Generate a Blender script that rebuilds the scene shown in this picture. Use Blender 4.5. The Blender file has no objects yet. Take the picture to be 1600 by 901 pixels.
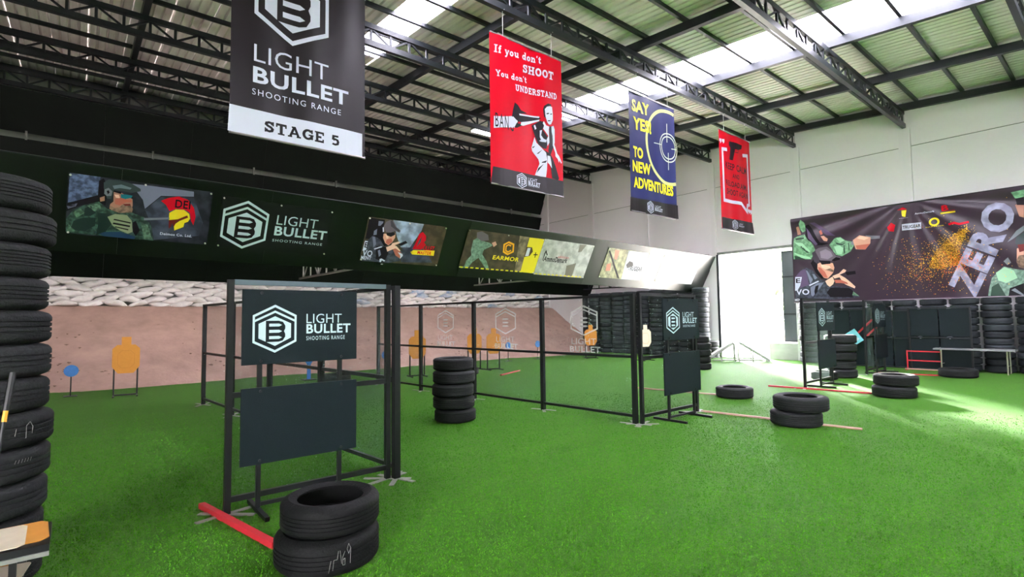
import bpy, bmesh, math, random
import numpy as np
from mathutils import Matrix, Vector
random.seed(7)
S = bpy.context.scene
COL = S.collection
D = bpy.data

# ------------------------------------------------------------------ camera, sky, sun, exposure
def setup_camera():
    yaw, pitch, roll, f = math.radians(50.246), math.radians(3.268), math.radians(-.736), 816.73
    fw = Vector((math.cos(yaw)*math.cos(pitch), math.sin(yaw)*math.cos(pitch), math.sin(pitch)))
    r = Vector((math.sin(yaw), -math.cos(yaw), 0)); u = r.cross(fw)
    c, s = math.cos(roll), math.sin(roll)
    r2 = r*c + u*s; u2 = u*c - r*s
    cd = D.cameras.new('camera'); cam = D.objects.new('camera', cd); COL.objects.link(cam)
    cd.sensor_width = 36; cd.sensor_fit = 'HORIZONTAL'; cd.lens = f/1600*36
    cd.clip_start = .05; cd.clip_end = 400
    M = Matrix((r2, u2, -fw)).transposed().to_4x4(); M.translation = (0, 0, 1.6)
    cam.matrix_world = M
    S.camera = cam
setup_camera()
W = D.worlds.new('hazy_sky'); S.world = W; W.use_nodes = True
bg = W.node_tree.nodes['Background']; bg.inputs[0].default_value = (.97, .95, 1, 1); bg.inputs[1].default_value = 34.0
sl = D.lights.new('sun', 'SUN'); sl.energy = 34; sl.angle = math.radians(6); sl.color = (1, .97, .9)
so = D.objects.new('sun', sl); COL.objects.link(so)
so.rotation_euler = Vector((-.74, -.64, -.27)).to_track_quat('-Z', 'Y').to_euler()
S.cycles.sample_clamp_indirect = 12
S.view_settings.view_transform = 'Standard'; S.view_settings.look = 'None'
S.view_settings.exposure = 0.82; S.view_settings.gamma = 1; S.view_settings.use_curve_mapping = False

# ------------------------------------------------------------------ materials
def lin(c):
    return tuple(((v/255)/12.92 if v/255 <= .04045 else ((v/255+.055)/1.055)**2.4) for v in c)
MATS = {}
def mat(name, col, rough=.6, metal=0, var=0, scale=4, bump=0, bscale=40, coords='Object', stretch=(1, 1, 1), spec=.5, rnd=0, col2=None):
    if name in MATS: return MATS[name]
    m = D.materials.new(name); m.use_nodes = True; nt = m.node_tree; N = nt.nodes; L = nt.links
    b = N['Principled BSDF']; c = lin(col)
    b.inputs['Base Color'].default_value = (*c, 1); b.inputs['Roughness'].default_value = rough
    b.inputs['Metallic'].default_value = metal; b.inputs['Specular IOR Level'].default_value = spec
    if var or bump or col2:
        tc = N.new('ShaderNodeTexCoord'); mp = N.new('ShaderNodeMapping'); mp.inputs['Scale'].default_value = stretch
        L.new(tc.outputs[coords], mp.inputs[0])
    out = None
    if var or col2:
        n = N.new('ShaderNodeTexNoise'); n.inputs['Scale'].default_value = scale; n.inputs['Detail'].default_value = 6
        n.inputs['Roughness'].default_value = .65
        L.new(mp.outputs[0], n.inputs['Vector'])
        r = N.new('ShaderNodeValToRGB'); e = r.color_ramp.elements
        e[0].position = .3; e[1].position = .7
        a = c if col2 is None else c; z = lin(col2) if col2 else tuple(min(1, v*(1+var)) for v in c)
        a = tuple(v*(1-var) for v in a)
        e[0].color = (*a, 1); e[1].color = (*z, 1)
        L.new(n.outputs['Fac'], r.inputs[0]); out = r.outputs[0]
        L.new(out, b.inputs['Base Color'])
    if rnd:
        oi = N.new('ShaderNodeObjectInfo'); mr = N.new('ShaderNodeMapRange'); mr.inputs['To Min'].default_value = 1-rnd; mr.inputs['To Max'].default_value = 1+rnd
        L.new(oi.outputs['Random'], mr.inputs['Value'])
        hs = N.new('ShaderNodeHueSaturation')
        if out: L.new(out, hs.inputs['Color'])
        else: hs.inputs['Color'].default_value = (*c, 1)
        L.new(mr.outputs[0], hs.inputs['Value']); L.new(hs.outputs[0], b.inputs['Base Color'])
    if bump:
        n2 = N.new('ShaderNodeTexNoise'); n2.inputs['Scale'].default_value = bscale; n2.inputs['Detail'].default_value = 5
        L.new(mp.outputs[0], n2.inputs['Vector'])
        bp = N.new('ShaderNodeBump'); bp.inputs['Strength'].default_value = bump; bp.inputs['Distance'].default_value = .02
        L.new(n2.outputs['Fac'], bp.inputs['Height']); L.new(bp.outputs[0], b.inputs['Normal'])
    MATS[name] = m
    return m

def turf_material():
    m = D.materials.new('artificial_turf'); m.use_nodes = True; nt = m.node_tree; N = nt.nodes; L = nt.links
    b = N['Principled BSDF']; b.inputs['Roughness'].default_value = .7; b.inputs['Specular IOR Level'].default_value = .12
    b.inputs['Sheen Weight'].default_value = .22; b.inputs['Sheen Roughness'].default_value = .12; b.inputs['Sheen Tint'].default_value = (.75, 1, .45, 1)
    g = N.new('ShaderNodeNewGeometry')
    def noise(sc, det=5, st=(1, 1, 1)):
        mp = N.new('ShaderNodeMapping'); mp.inputs['Scale'].default_value = st; L.new(g.outputs['Position'], mp.inputs[0])
        n = N.new('ShaderNodeTexNoise'); n.inputs['Scale'].default_value = sc; n.inputs['Detail'].default_value = det; n.inputs['Roughness'].default_value = .7
        L.new(mp.outputs[0], n.inputs['Vector']); return n.outputs['Fac']
    fine = N.new('ShaderNodeValToRGB'); e = fine.color_ramp.elements
    e[0].position = .32; e[0].color = (*lin((18, 71, 2)), 1); e[1].position = .72; e[1].color = (*lin((80, 147, 24)), 1)
    L.new(noise(95, 4, (1, 1, 1)), fine.inputs[0])
    big = N.new('ShaderNodeValToRGB'); e = big.color_ramp.elements
    e[0].position = .3; e[0].color = (.78, .84, .74, 1); e[1].position = .7; e[1].color = (1.1, 1.08, 1.1, 1)
    L.new(noise(1.6, 7, (1, 1.6, 1)), big.inputs[0])
    mid = N.new('ShaderNodeValToRGB'); e = mid.color_ramp.elements
    e[0].position = .34; e[0].color = (.62, .7, .55, 1); e[1].position = .66; e[1].color = (1.3, 1.22, 1.25, 1)
    L.new(noise(24, 6, (1, 1, 1)), mid.inputs[0])
    m0 = N.new('ShaderNodeMix'); m0.data_type = 'RGBA'; m0.blend_type = 'MULTIPLY'; m0.inputs['Factor'].default_value = 1
    L.new(fine.outputs[0], m0.inputs['A']); L.new(mid.outputs[0], m0.inputs['B'])
    mx = N.new('ShaderNodeMix'); mx.data_type = 'RGBA'; mx.blend_type = 'MULTIPLY'; mx.inputs['Factor'].default_value = 1
    L.new(m0.outputs['Result'], mx.inputs['A']); L.new(big.outputs[0], mx.inputs['B']); L.new(mx.outputs['Result'], b.inputs['Base Color'])
    bp = N.new('ShaderNodeBump'); bp.inputs['Strength'].default_value = .9; bp.inputs['Distance'].default_value = .02
    L.new(noise(130, 3), bp.inputs['Height']); L.new(bp.outputs[0], b.inputs['Normal'])
    MATS['turf'] = m
    return m

def fibre_material():
    m = MATS['turf'].copy(); m.name = 'turf_fibre'
    for n in m.node_tree.nodes:
        if n.type == 'VALTORGB' and n.color_ramp.elements[0].color[1] < .3:
            n.color_ramp.elements[0].color = (*lin((34, 103, 4)), 1); n.color_ramp.elements[1].color = (*lin((110, 178, 40)), 1)
        if n.type == 'BUMP': n.inputs['Strength'].default_value = 0
    MATS['fibre'] = m
def net_material():
    m = D.materials.new('shade_net'); m.use_nodes = True; nt = m.node_tree; N = nt.nodes; L = nt.links
    N.remove(N['Principled BSDF']); o = N['Material Output']
    t = N.new('ShaderNodeBsdfTransparent'); d = N.new('ShaderNodeBsdfDiffuse'); d.inputs[0].default_value = (*lin((58, 70, 66)), 1)
    tl = N.new('ShaderNodeBsdfTranslucent'); tl.inputs[0].default_value = (*lin((96, 112, 108)), 1); md = N.new('ShaderNodeMixShader'); md.inputs[0].default_value = .5
    L.new(d.outputs[0], md.inputs[1]); L.new(tl.outputs[0], md.inputs[2])
    mx = N.new('ShaderNodeMixShader'); mx.inputs[0].default_value = .26; mx.name = 'cover'
    L.new(t.outputs[0], mx.inputs[1]); L.new(md.outputs[0], mx.inputs[2]); L.new(mx.outputs[0], o.inputs[0])
    MATS['net'] = m
    m2 = m.copy(); m2.name = 'net_print'; n2 = m2.node_tree.nodes
    for n in n2:
        if n.name == 'cover': n.inputs[0].default_value = .42
        if n.type in ('BSDF_DIFFUSE', 'BSDF_TRANSLUCENT'): n.inputs[0].default_value = (.95, .95, .95, 1)
    MATS['net_print'] = m2

def translucent_material():
    m = D.materials.new('translucent_roof_sheet'); m.use_nodes = True; nt = m.node_tree; N = nt.nodes; L = nt.links
    N.remove(N['Principled BSDF']); o = N['Material Output']
    t = N.new('ShaderNodeBsdfTranslucent'); t.inputs[0].default_value = (.88, .86, .95, 1)
    d = N.new('ShaderNodeBsdfDiffuse'); d.inputs[0].default_value = (.6, .6, .6, 1)
    mx = N.new('ShaderNodeMixShader'); mx.inputs[0].default_value = .25
    L.new(t.outputs[0], mx.inputs[1]); L.new(d.outputs[0], mx.inputs[2]); L.new(mx.outputs[0], o.inputs[0])
    MATS['skylight'] = m

def lamp_material():
    m = D.materials.new('lit_lamp_panel'); m.use_nodes = True; nt = m.node_tree
    b = nt.nodes['Principled BSDF']; b.inputs['Emission Color'].default_value = (1, 1, 1, 1); b.inputs['Emission Strength'].default_value = 9
    MATS['lamp'] = m
    m2 = m.copy(); m2.name = 'lit_added_berm_lamp'; b = m2.node_tree.nodes['Principled BSDF']; b.inputs['Emission Color'].default_value = (1, .93, .91, 1); b.inputs['Emission Strength'].default_value = 26; MATS['added_berm_lamp'] = m2  # second copy: glow of the unseen lamps added to light the berm

turf_material(); fibre_material(); net_material(); translucent_material(); lamp_material()
mat('white_wall', (240, 236, 240), .7, var=.04, scale=.8, bump=.08, bscale=30)
mat('joint', (120, 122, 118), .9)
mat('concrete', (176, 178, 172), .85, var=.12, scale=2, bump=.15)
mat('roof_metal', (248, 238, 236), .45, 0, var=.12, scale=1.2, stretch=(6, .4, 1))
mat('steel_dark', (34, 38, 42), .42, .25, var=.15, scale=3)
mat('frame_black', (16, 18, 20), .45, .1, var=.2, scale=8)
mat('rail_grey', (96, 110, 118), .4, .5)
mat('baffle', (9, 15, 11), .36, 0, var=.4, scale=1.1, bump=.12, bscale=6, spec=.38)
mat('baffle_far', (9, 15, 11), .5, 0, var=.4, scale=1.1, spec=.15)
mat('board', (14, 26, 30), .55, 0, var=.1, scale=12, bump=.1, bscale=120, spec=.22)
mat('aluminium', (158, 158, 152), .45, .6, var=.08)
mat('tire', (25, 27, 28), .72, 0, var=.3, scale=7, bump=.35, bscale=55, rnd=.3, spec=.28)
mat('tire_black', (11, 12, 13), .7, 0, var=.3, scale=7, bump=.35, bscale=55, spec=.22)  # darker than the other tires, for the near pair
mat('tire_wall', (42, 46, 50), .7, 0, var=.25, scale=7, rnd=.35, spec=.3)
mat('chalk', (140, 140, 136), .9)
mat('sandbag', (246, 240, 240), .85, 0, var=.08, scale=6, bump=.5, bscale=30, rnd=.1)
mat('sandbag_blue', (120, 160, 205), .85, 0, col2=(226, 222, 222), scale=3.5, bump=.5, bscale=30)
mat('earth', (184, 150, 138), .95, 0, var=.16, scale=1.6, bump=.8, bscale=9)
mat('clod', (132, 104, 92), .95, 0, var=.2, rnd=.3)
mat('cardboard', (200, 134, 52), .8, 0, var=.05, scale=9)
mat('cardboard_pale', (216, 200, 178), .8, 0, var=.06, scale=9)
mat('cardboard_line', (180, 118, 46), .8)
mat('plate_blue', (46, 110, 176), .5, 0, var=.15, scale=20)
mat('red_wood', (186, 34, 48), .6, 0, var=.1, scale=14)
mat('red_white_wood', (150, 54, 40), .6, 0, col2=(206, 186, 168), scale=1.3)
mat('white_wood', (146, 146, 143), .6, 0, var=.03)
mat('table_top', (130, 132, 134), .5)
mat('table_leg', (150, 152, 130), .4, .5)
mat('door_steel', (70, 78, 80), .5, .2, var=.1)
mat('outdoor_ground', (226, 222, 210), .9, 0, var=.06, scale=.4)
mat('leaf', (196, 206, 176), .7, 0, var=.3, scale=1.5)
mat('bark', (110, 96, 84), .9, 0, var=.2)
mat('cord', (222, 222, 222), .6)
mat('rod', (150, 140, 146), .35, .5)
mat('pin', (220, 216, 206), .5)
mat('cyan_board', (128, 206, 226), .5)
mat('tool_yellow', (226, 160, 40), .5)
# printed inks
INK = dict(white=(214, 217, 236), black=(24, 18, 22), ink=(30, 27, 32), red=(206, 20, 40), yellow=(240, 220, 40), olive=(196, 200, 128), pale=(206, 214, 190),
  blue_grey=(92, 106, 140), pale_grey=(168, 174, 190), slate=(66, 72, 88), camo=(58, 84, 74), camo_light=(92, 122, 100), skin_dim=(178, 128, 108), skin=(214, 160, 138),
  beard=(134, 108, 92), teal=(20, 120, 134), cap_grey=(56, 68, 70), steel=(120, 126, 134), glove=(140, 152, 120), maroon=(110, 30, 30), mint=(190, 212, 216),
  sky_grey=(150, 166, 190), jacket=(66, 70, 82), cap_purple=(104, 94, 104), tan=(126, 112, 90), jacket_green=(112, 142, 124), brown=(84, 60, 30), amber=(236, 170, 30),
  stone=(120, 114, 104), rust=(186, 110, 80), green_shirt=(112, 158, 120), silver=(150, 150, 176), navy=(44, 48, 92), red_cloth=(184, 2, 28),
  shirt_light=(158, 204, 166), shirt_dark=(44, 70, 56), cap_dim=(66, 60, 70), cap_light=(136, 124, 138), cap_pale=(110, 126, 136), skin_red=(190, 104, 86), skin_light=(240, 200, 176), jacket_light=(122, 128, 148), violet=(92, 76, 106), camo_dark=(28, 46, 42), navy_dim=(34, 62, 92), sky_dim=(96, 94, 116), pale_dim=(120, 124, 146),
  cloth_slate=(40, 42, 52), cloth_brown=(72, 62, 48), cloth_grey=(176, 176, 174), cloth_tan=(150, 148, 110), cloth_plum=(54, 40, 52), cloth_white=(226, 228, 224), cloth_black=(20, 22, 22), glow=(150, 104, 40), spark=(246, 190, 60), spark_hot=(240, 110, 40))
for k, v in INK.items(): mat('print_'+k, v, .4, 0, spec=.3)
MATS['print_cloth_plum'].node_tree.nodes['Principled BSDF'].inputs['Roughness'].default_value = .3; MATS['print_cloth_plum'].node_tree.nodes['Principled BSDF'].inputs['Specular IOR Level'].default_value = .55
for k_ in ('red_cloth', 'navy', 'red', 'ink'): MATS['print_'+k_].node_tree.nodes['Principled BSDF'].inputs['Specular IOR Level'].default_value = .12
def ink(k): return MATS['print_'+k]
def mottle(k, scale, dark):
    m = MATS['print_'+k]; nt = m.node_tree; N = nt.nodes; b = N['Principled BSDF']; c = tuple(b.inputs['Base Color'].default_value)[:3]
    tc = N.new('ShaderNodeTexCoord'); n = N.new('ShaderNodeTexNoise'); n.inputs['Scale'].default_value = scale; n.inputs['Detail'].default_value = 5
    r = N.new('ShaderNodeValToRGB'); e = r.color_ramp.elements; e[0].position = .4; e[1].position = .62
    e[0].color = (*[v*dark for v in c], 1); e[1].color = (*[min(1, v*1.35) for v in c], 1)
    nt.links.new(tc.outputs['Object'], n.inputs['Vector']); nt.links.new(n.outputs['Fac'], r.inputs[0]); nt.links.new(r.outputs[0], b.inputs['Base Color'])
for k, sc, dk in (('camo', 16, .4), ('camo_light', 22, .5), ('blue_grey', 12, .4), ('jacket', 12, .55), ('green_shirt', 10, .7), ('jacket_green', 14, .75), ('silver', 4, .75),
                  ('sky_grey', 4, .6), ('slate', 4, .5), ('beard', 20, .6), ('tan', 6, .6), ('cloth_slate', 5, .5), ('cloth_tan', 5, .55), ('cloth_grey', 5, .88), ('cloth_brown', 4, .7), ('glow', 34, .3)):
    mottle(k, sc, dk)

# ------------------------------------------------------------------ mesh helpers
def mesh(name, verts, faces, m=None, smooth=False):
    me = D.meshes.new(name); me.from_pydata([tuple(v) for v in verts], [], faces)
    if m: me.materials.append(MATS[m] if isinstance(m, str) else m)
    if smooth:
        me.polygons.foreach_set('use_smooth', [True]*len(me.polygons)); me.set_sharp_from_angle(angle=math.radians(38))
    me.update()
    return me
def obj(name, me, parent=None, loc=None, rot=None, scale=None):
    o = D.objects.new(name, me); COL.objects.link(o)
    if parent: o.parent = parent
    if loc is not None: o.location = loc
    if rot is not None: o.rotation_euler = rot
    if scale is not None: o.scale = scale
    return o
def tag(o, label, cat=None, group=None, kind=None):
    if label: o['label'] = label
    if cat: o['category'] = cat
    if group: o['group'] = group
    if kind: o['kind'] = kind
    return o
def thing(name, label, cat, loc=(0, 0, 0), rotz=0, group=None, kind=None):
    o = obj(name, None, None, loc, (0, 0, rotz)); o.empty_display_size = .2
    return tag(o, label, cat, group, kind)
BOXF = [(0, 3, 2, 1), (4, 5, 6, 7), (0, 1, 5, 4), (1, 2, 6, 5), (2, 3, 7, 6), (3, 0, 4, 7)]
UNIT = {}
def unit_box(m):
    if m not in UNIT:
        v = [(-.5, -.5, -.5), (.5, -.5, -.5), (.5, .5, -.5), (-.5, .5, -.5), (-.5, -.5, .5), (.5, -.5, .5), (.5, .5, .5), (-.5, .5, .5)]
        UNIT[m] = mesh('box_'+m, v, BOXF, m)
    return UNIT[m]
def box(name, lo, hi, m, parent=None):
    lo = Vector(lo); hi = Vector(hi)
    return obj(name, unit_box(m), parent, (lo+hi)/2, None, hi-lo)
def bar(name, p0, p1, w, h, m, parent=None, up=(0, 0, 1)):
    """square bar from p0 to p1: w across, h along 'up'"""
    p0 = Vector(p0); p1 = Vector(p1); x = (p1-p0); ln = x.length; x.normalize(); up = Vector(up)
    y = up.cross(x)
    if y.length < 1e-4: y = Vector((0, 1, 0)).cross(x)
    y.normalize(); z = x.cross(y)
    o = obj(name, unit_box(m), parent); R3 = Matrix((x, y, z)).transposed()
    o.location = (p0+p1)/2; o.rotation_euler = R3.to_euler(); o.scale = (ln, w, h)
    return o
class MB:
    def __init__(s): s.v = []; s.f = []
    def box(s, lo, hi):
        n = len(s.v); (a, b, c), (d, e, f) = lo, hi
        s.v += [(a, b, c), (d, b, c), (d, e, c), (a, e, c), (a, b, f), (d, b, f), (d, e, f), (a, e, f)]
        s.f += [tuple(i+n for i in q) for q in BOXF]; return s
    def tube(s, p0, p1, r, n=8, r1=None):
        p0 = Vector(p0); p1 = Vector(p1); r1 = r if r1 is None else r1; x = (p1-p0).normalized()
        a = x.orthogonal().normalized(); b = x.cross(a); k = len(s.v)
        for p, rr in ((p0, r), (p1, r1)):
            for i in range(n):
                t = 2*math.pi*i/n; s.v.append(tuple(p+(a*math.cos(t)+b*math.sin(t))*rr))
        for i in range(n): j = (i+1) % n; s.f.append((k+i, k+j, k+n+j, k+n+i))
        s.f.append(tuple(k+i for i in reversed(range(n)))); s.f.append(tuple(k+n+i for i in range(n))); return s
    def prism(s, pts, z0, z1):
        """extrude a 2D outline (x,y) from z0 to z1"""
        k = len(s.v); n = len(pts)
        s.v += [(x, y, z0) for x, y in pts]+[(x, y, z1) for x, y in pts]
        s.f.append(tuple(k+i for i in reversed(range(n)))); s.f.append(tuple(k+n+i for i in range(n)))
        for i in range(n): j = (i+1) % n; s.f.append((k+i, k+j, k+n+j, k+n+i))
        return s
    def mesh(s, name, m, smooth=False): return mesh(name, s.v, s.f, m, smooth)
    def build(s, name, m, parent=None, smooth=False, **k): return obj(name, s.mesh(name, m, smooth), parent, **k)

ORD = 'zeroth first second third fourth fifth sixth seventh eighth ninth tenth eleventh twelfth thirteenth fourteenth fifteenth sixteenth seventeenth eighteenth nineteenth twentieth'.split()
TENS = {20: 'twenty', 30: 'thirty', 40: 'forty'}
def nth(n):
    if n <= 20: return ORD[n]
    if n % 10 == 0: return {30: 'thirtieth', 40: 'fortieth'}[n]
    return TENS[n//10*10]+'-'+ORD[n % 10]

# ------------------------------------------------------------------ flat print: polygons, strokes, lettering, emblem
def arc(cx, cy, rx, ry, a0, a1, n=12):
    return [(cx+rx*math.cos(math.radians(a0+(a1-a0)*i/n)), cy+ry*math.sin(math.radians(a0+(a1-a0)*i/n))) for i in range(n+1)]
def stroke_quads(pts, w):
    """polyline -> quads with mitred joints"""
    n = len(pts); P = [Vector(p) for p in pts]; closed = (P[0]-P[-1]).length < 1e-6
    L, Rr = [], []
    for i in range(n):
        a = P[i-1] if i else (P[-2] if closed else None); b = P[i+1] if i < n-1 else (P[1] if closed else None)
        d1 = (P[i]-a).normalized() if a is not None else None; d2 = (b-P[i]).normalized() if b is not None else None
        if d1 is None: d1 = d2
        if d2 is None: d2 = d1
        nn = Vector((-d1.y-d2.y, d1.x+d2.x))
        if nn.length < 1e-5: nn = Vector((-d1.y, d1.x))
        nn.normalize(); k = w/2/max(.45, nn.dot(Vector((-d1.y, d1.x))))
        L.append(P[i]+nn*k); Rr.append(P[i]-nn*k)
    return [[tuple(L[i]), tuple(Rr[i]), tuple(Rr[i+1]), tuple(L[i+1])] for i in range(n-1)]
def slab_glyphs():
    G = {}
    def g(ch, w, strokes, serifs=(), t=.21):
        q = []
        for s in strokes: q += stroke_quads(s, t)
        for (x, y, ln) in serifs: q.append([(x-ln/2, y-.07), (x+ln/2, y-.07), (x+ln/2, y+.07), (x-ln/2, y+.07)])
        G[ch] = (w, q)
    B, T = .07, .93
    g('S', .74, [[(.6, .72), (.52, .87), (.36, .9), (.19, .83), (.16, .68), (.28, .57), (.48, .48), (.59, .34), (.55, .17), (.38, .1), (.22, .13), (.14, .28)]], [], .2)
    G['S'][1].extend([[(.58, .62), (.68, .62), (.68, 1), (.58, 1)], [(.06, 0), (.16, 0), (.16, .38), (.06, .38)]])
    g('T', .8, [[(.4, 0), (.4, 1)], [(.06, .91), (.74, .91)]], [(.4, B, .46)]); G['T'][1].extend([[(.03, .66), (.14, .66), (.14, 1), (.03, 1)], [(.66, .66), (.77, .66), (.77, 1), (.66, 1)]])
    g('A', .9, [[(.16, .05), (.45, .97)], [(.74, .05), (.45, .97)], [(.27, .34), (.63, .34)]], [(.15, B, .3), (.75, B, .3), (.4, T, .28)], .17)
    g('G', .86, [arc(.44, .5, .3, .4, 40, 320, 14), [(.7, .06), (.7, .45)]], [(.66, .46, .36)]); G['G'][1].append([(.66, .62), (.78, .62), (.78, .98), (.66, .98)])
    g('E', .76, [[(.2, 0), (.2, 1)], [(.2, .91), (.68, .91)], [(.2, .09), (.68, .09)], [(.2, .5), (.52, .5)]], [(.14, B, .24), (.14, T, .24)], .19); G['E'][1].extend([[(.6, .68), (.71, .68), (.71, 1), (.6, 1)], [(.6, 0), (.71, 0), (.71, .32), (.6, .32)]])
    g('5', .68, [[(.58, .91), (.2, .91), (.17, .54)], [(.17, .54), (.34, .62), (.5, .56), (.56, .4), (.52, .18), (.34, .1), (.12, .16)]], [], .19)
    g('I', .5, [[(.25, 0), (.25, 1)]], [(.25, B, .44), (.25, T, .44)])
    g('H', .92, [[(.22, 0), (.22, 1)], [(.7, 0), (.7, 1)], [(.22, .5), (.7, .5)]], [(.22, B, .38), (.22, T, .38), (.7, B, .38), (.7, T, .38)], .19)
    g('O', .84, [arc(.42, .5, .29, .4, 0, 360, 18)], [], .21)
    g('Y', .86, [[(.16, .95), (.43, .46)], [(.7, .95), (.43, .46)], [(.43, .46), (.43, 0)]], [(.16, T, .3), (.7, T, .3), (.43, B, .42)], .19)
    g('U', .88, [[(.22, 1), (.22, .35)]+arc(.44, .32, .22, .23, 180, 360, 8)+[(.66, .35), (.66, 1)]], [(.22, T, .38), (.66, T, .38)], .19)
    g('N', .94, [[(.2, 0), (.2, 1)], [(.74, 0), (.74, 1)], [(.2, .95), (.74, .05)]], [(.18, B, .34), (.16, T, .28), (.74, T, .36)], .17)
    g('D', .86, [[(.22, 0), (.22, 1)], [(.1, .91), (.4, .91)]+arc(.4, .5, .28, .41, 90, -90, 10)+[(.1, .09)]], [(.14, B, .22), (.14, T, .22)], .19)
    g('R', .88, [[(.22, 0), (.22, 1)], [(.1, .91), (.44, .91)]+arc(.46, .7, .18, .21, 90, -90, 8)+[(.2, .49)], [(.46, .48), (.72, .04)]], [(.22, B, .38), (.14, T, .22), (.76, B, .22)], .18)
    # lower case, x-height .66
    g('f', .5, [[(.24, 0), (.24, .72), (.3, .88), (.46, .9)], [(.06, .58), (.42, .58)]], [(.24, B, .36)], .19)
    g('y', .72, [[(.14, .62), (.36, .05)], [(.58, .62), (.32, -.12), (.22, -.22), (.08, -.2)]], [(.14, .6, .26), (.58, .6, .24)], .17)
    g('o', .64, [arc(.32, .33, .2, .24, 0, 360, 14)], [], .19)
    g('u', .76, [[(.2, .64), (.2, .24), (.3, .1), (.44, .12), (.54, .24)], [(.56, .64), (.56, 0)]], [(.14, .59, .22), (.5, .59, .2), (.62, B, .2)], .18)
    g('d', .74, [arc(.32, .33, .19, .24, 0, 360, 14), [(.54, 0), (.54, 1)]], [(.47, T, .24), (.6, B, .22)], .18)
    g('n', .78, [[(.2, 0), (.2, .64)], [(.2, .44), (.34, .56), (.48, .54), (.56, .42), (.56, 0)]], [(.14, .59, .22), (.2, B, .34), (.56, B, .32)], .18)
    g('t', .48, [[(.22, .88), (.22, .2), (.3, .09), (.44, .14)], [(.04, .6), (.42, .6)]], [], .18)
    g("'", .22, [[(.12, .98), (.08, .72)]], [], .15)
    G[' '] = (.38, [])
    return G
SLAB = slab_glyphs()
TXT = {}
def font_polys(s, style):
    """(verts, faces) of a line of sans lettering, scaled to a unit box"""
    key = (s, style)
    if key in TXT: return TXT[key]
    if style == 'slab':
        v, f, x = [], [], 0
        for ch in s:
            w, qs = SLAB[ch]
            for q in qs:
                n = len(v); v += [(px+x, py) for px, py in q]; f.append(tuple(range(n, n+len(q))))
            x += w+.05
        a = np.array(v); x0, x1 = a[:, 0].min(), a[:, 0].max()
        v = [((px-x0)/(x1-x0), py) for px, py in v]
    else:
        cu = D.curves.new('lettering', 'FONT'); cu.body = s; cu.resolution_u = 3
        cu.offset = {'light': -.004, 'reg': .002, 'bold': .024, 'heavy': .042}[style]
        cu.space_character = {'light': 1.02, 'reg': 1.26, 'bold': 1.07, 'heavy': 1.04}[style] if len(s) > 1 else 1
        o = D.objects.new('lettering_source', cu); me = D.meshes.new_from_object(o)
        v = [(p.co.x, p.co.y) for p in me.vertices]; f = [tuple(p.vertices) for p in me.polygons]
        D.objects.remove(o); D.curves.remove(cu); D.meshes.remove(me)
        a = np.array(v); lo, hi = a.min(0), a.max(0)
        v = [((x-lo[0])/(hi[0]-lo[0]), (y-lo[1])/(hi[1]-lo[1])) for x, y in v]
    TXT[key] = (v, f)
    return v, f
def logo_shapes(x, y, w, h):
    """hexagon emblem: list of (is_light, verts, faces); coordinates in the box x,y,w,h"""
    out = []
    o = [(0, .5), (.5, .28), (.5, -.28), (0, -.5), (-.5, -.28), (-.5, .28)]; i_ = [(0, .447), (.452, .248), (.452, -.25), (0, -.447), (-.452, -.25), (-.452, .248)]
    out.append((True, 1, o+i_, [(a, (a+1) % 6, 6+(a+1) % 6, 6+a) for a in range(6)]))
    out.append((True, 1, [(-.46, .185), (0, .378), (.46, .185), (-.46, .138), (0, .331), (.46, .138)], [(0, 1, 4, 3), (1, 2, 5, 4)]))
    out.append((True, 1, [(0, .258), (.37, .105), (.37, -.195), (0, -.36), (-.37, -.195), (-.37, .105)], [tuple(range(6))]))
    b = [(-.21, .165), (.08, .165), (.18, .14), (.235, .06), (.235, .0), (.205, -.055), (.235, -.11), (.235, -.17), (.18, -.25), (.08, -.275), (-.21, -.275)]
    out.append((False, 2, b, [tuple(range(len(b)))]))
    for cy in (.075, -.055, -.185):
        s = [(-.135, cy+.03), (.09, cy+.03), (.16, cy), (.09, cy-.03), (-.135, cy-.03)]
        out.append((True, 3, s, [tuple(range(5))]))
    return [(l, z, [(x+w*(px+.5), y+h*(py+.5)) for px, py in v], f) for l, z, v, f in out]
def print_mesh(name, parent, key, v2, faces, z, wave=None, step=.1, both=False):
    """flat print: a thin coloured film lying z above the local XY plane of its carrier"""
    if not faces: return None
    me = D.meshes.new(name); me.from_pydata([(x, y, z) for x, y in v2], [], faces); me.update()
    bm = bmesh.new(); bm.from_mesh(me)
    bmesh.ops.triangulate(bm, faces=bm.faces[:])
    for f in bm.faces:
        f.normal_update()
        if f.normal.z < 0: f.normal_flip()
    if wave:
        xs = [p[0] for p in v2]; x = math.ceil(min(xs)/step)*step
        while x < max(xs):
            bmesh.ops.bisect_plane(bm, geom=bm.verts[:]+bm.edges[:]+bm.faces[:], plane_co=(x, 0, 0), plane_no=(1, 0, 0)); x += step
        if both:
            ys = [p[1] for p in v2]; y = math.ceil(min(ys)/step)*step
            while y < max(ys):
                bmesh.ops.bisect_plane(bm, geom=bm.verts[:]+bm.edges[:]+bm.faces[:], plane_co=(0, y, 0), plane_no=(0, 1, 0)); y += step
        for v in bm.verts: v.co.z += wave(v.co.x, v.co.y)
    bm.to_mesh(me); bm.free(); me.materials.append(ink(key) if isinstance(key, str) else key)
    return obj(name, me, parent)
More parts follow.
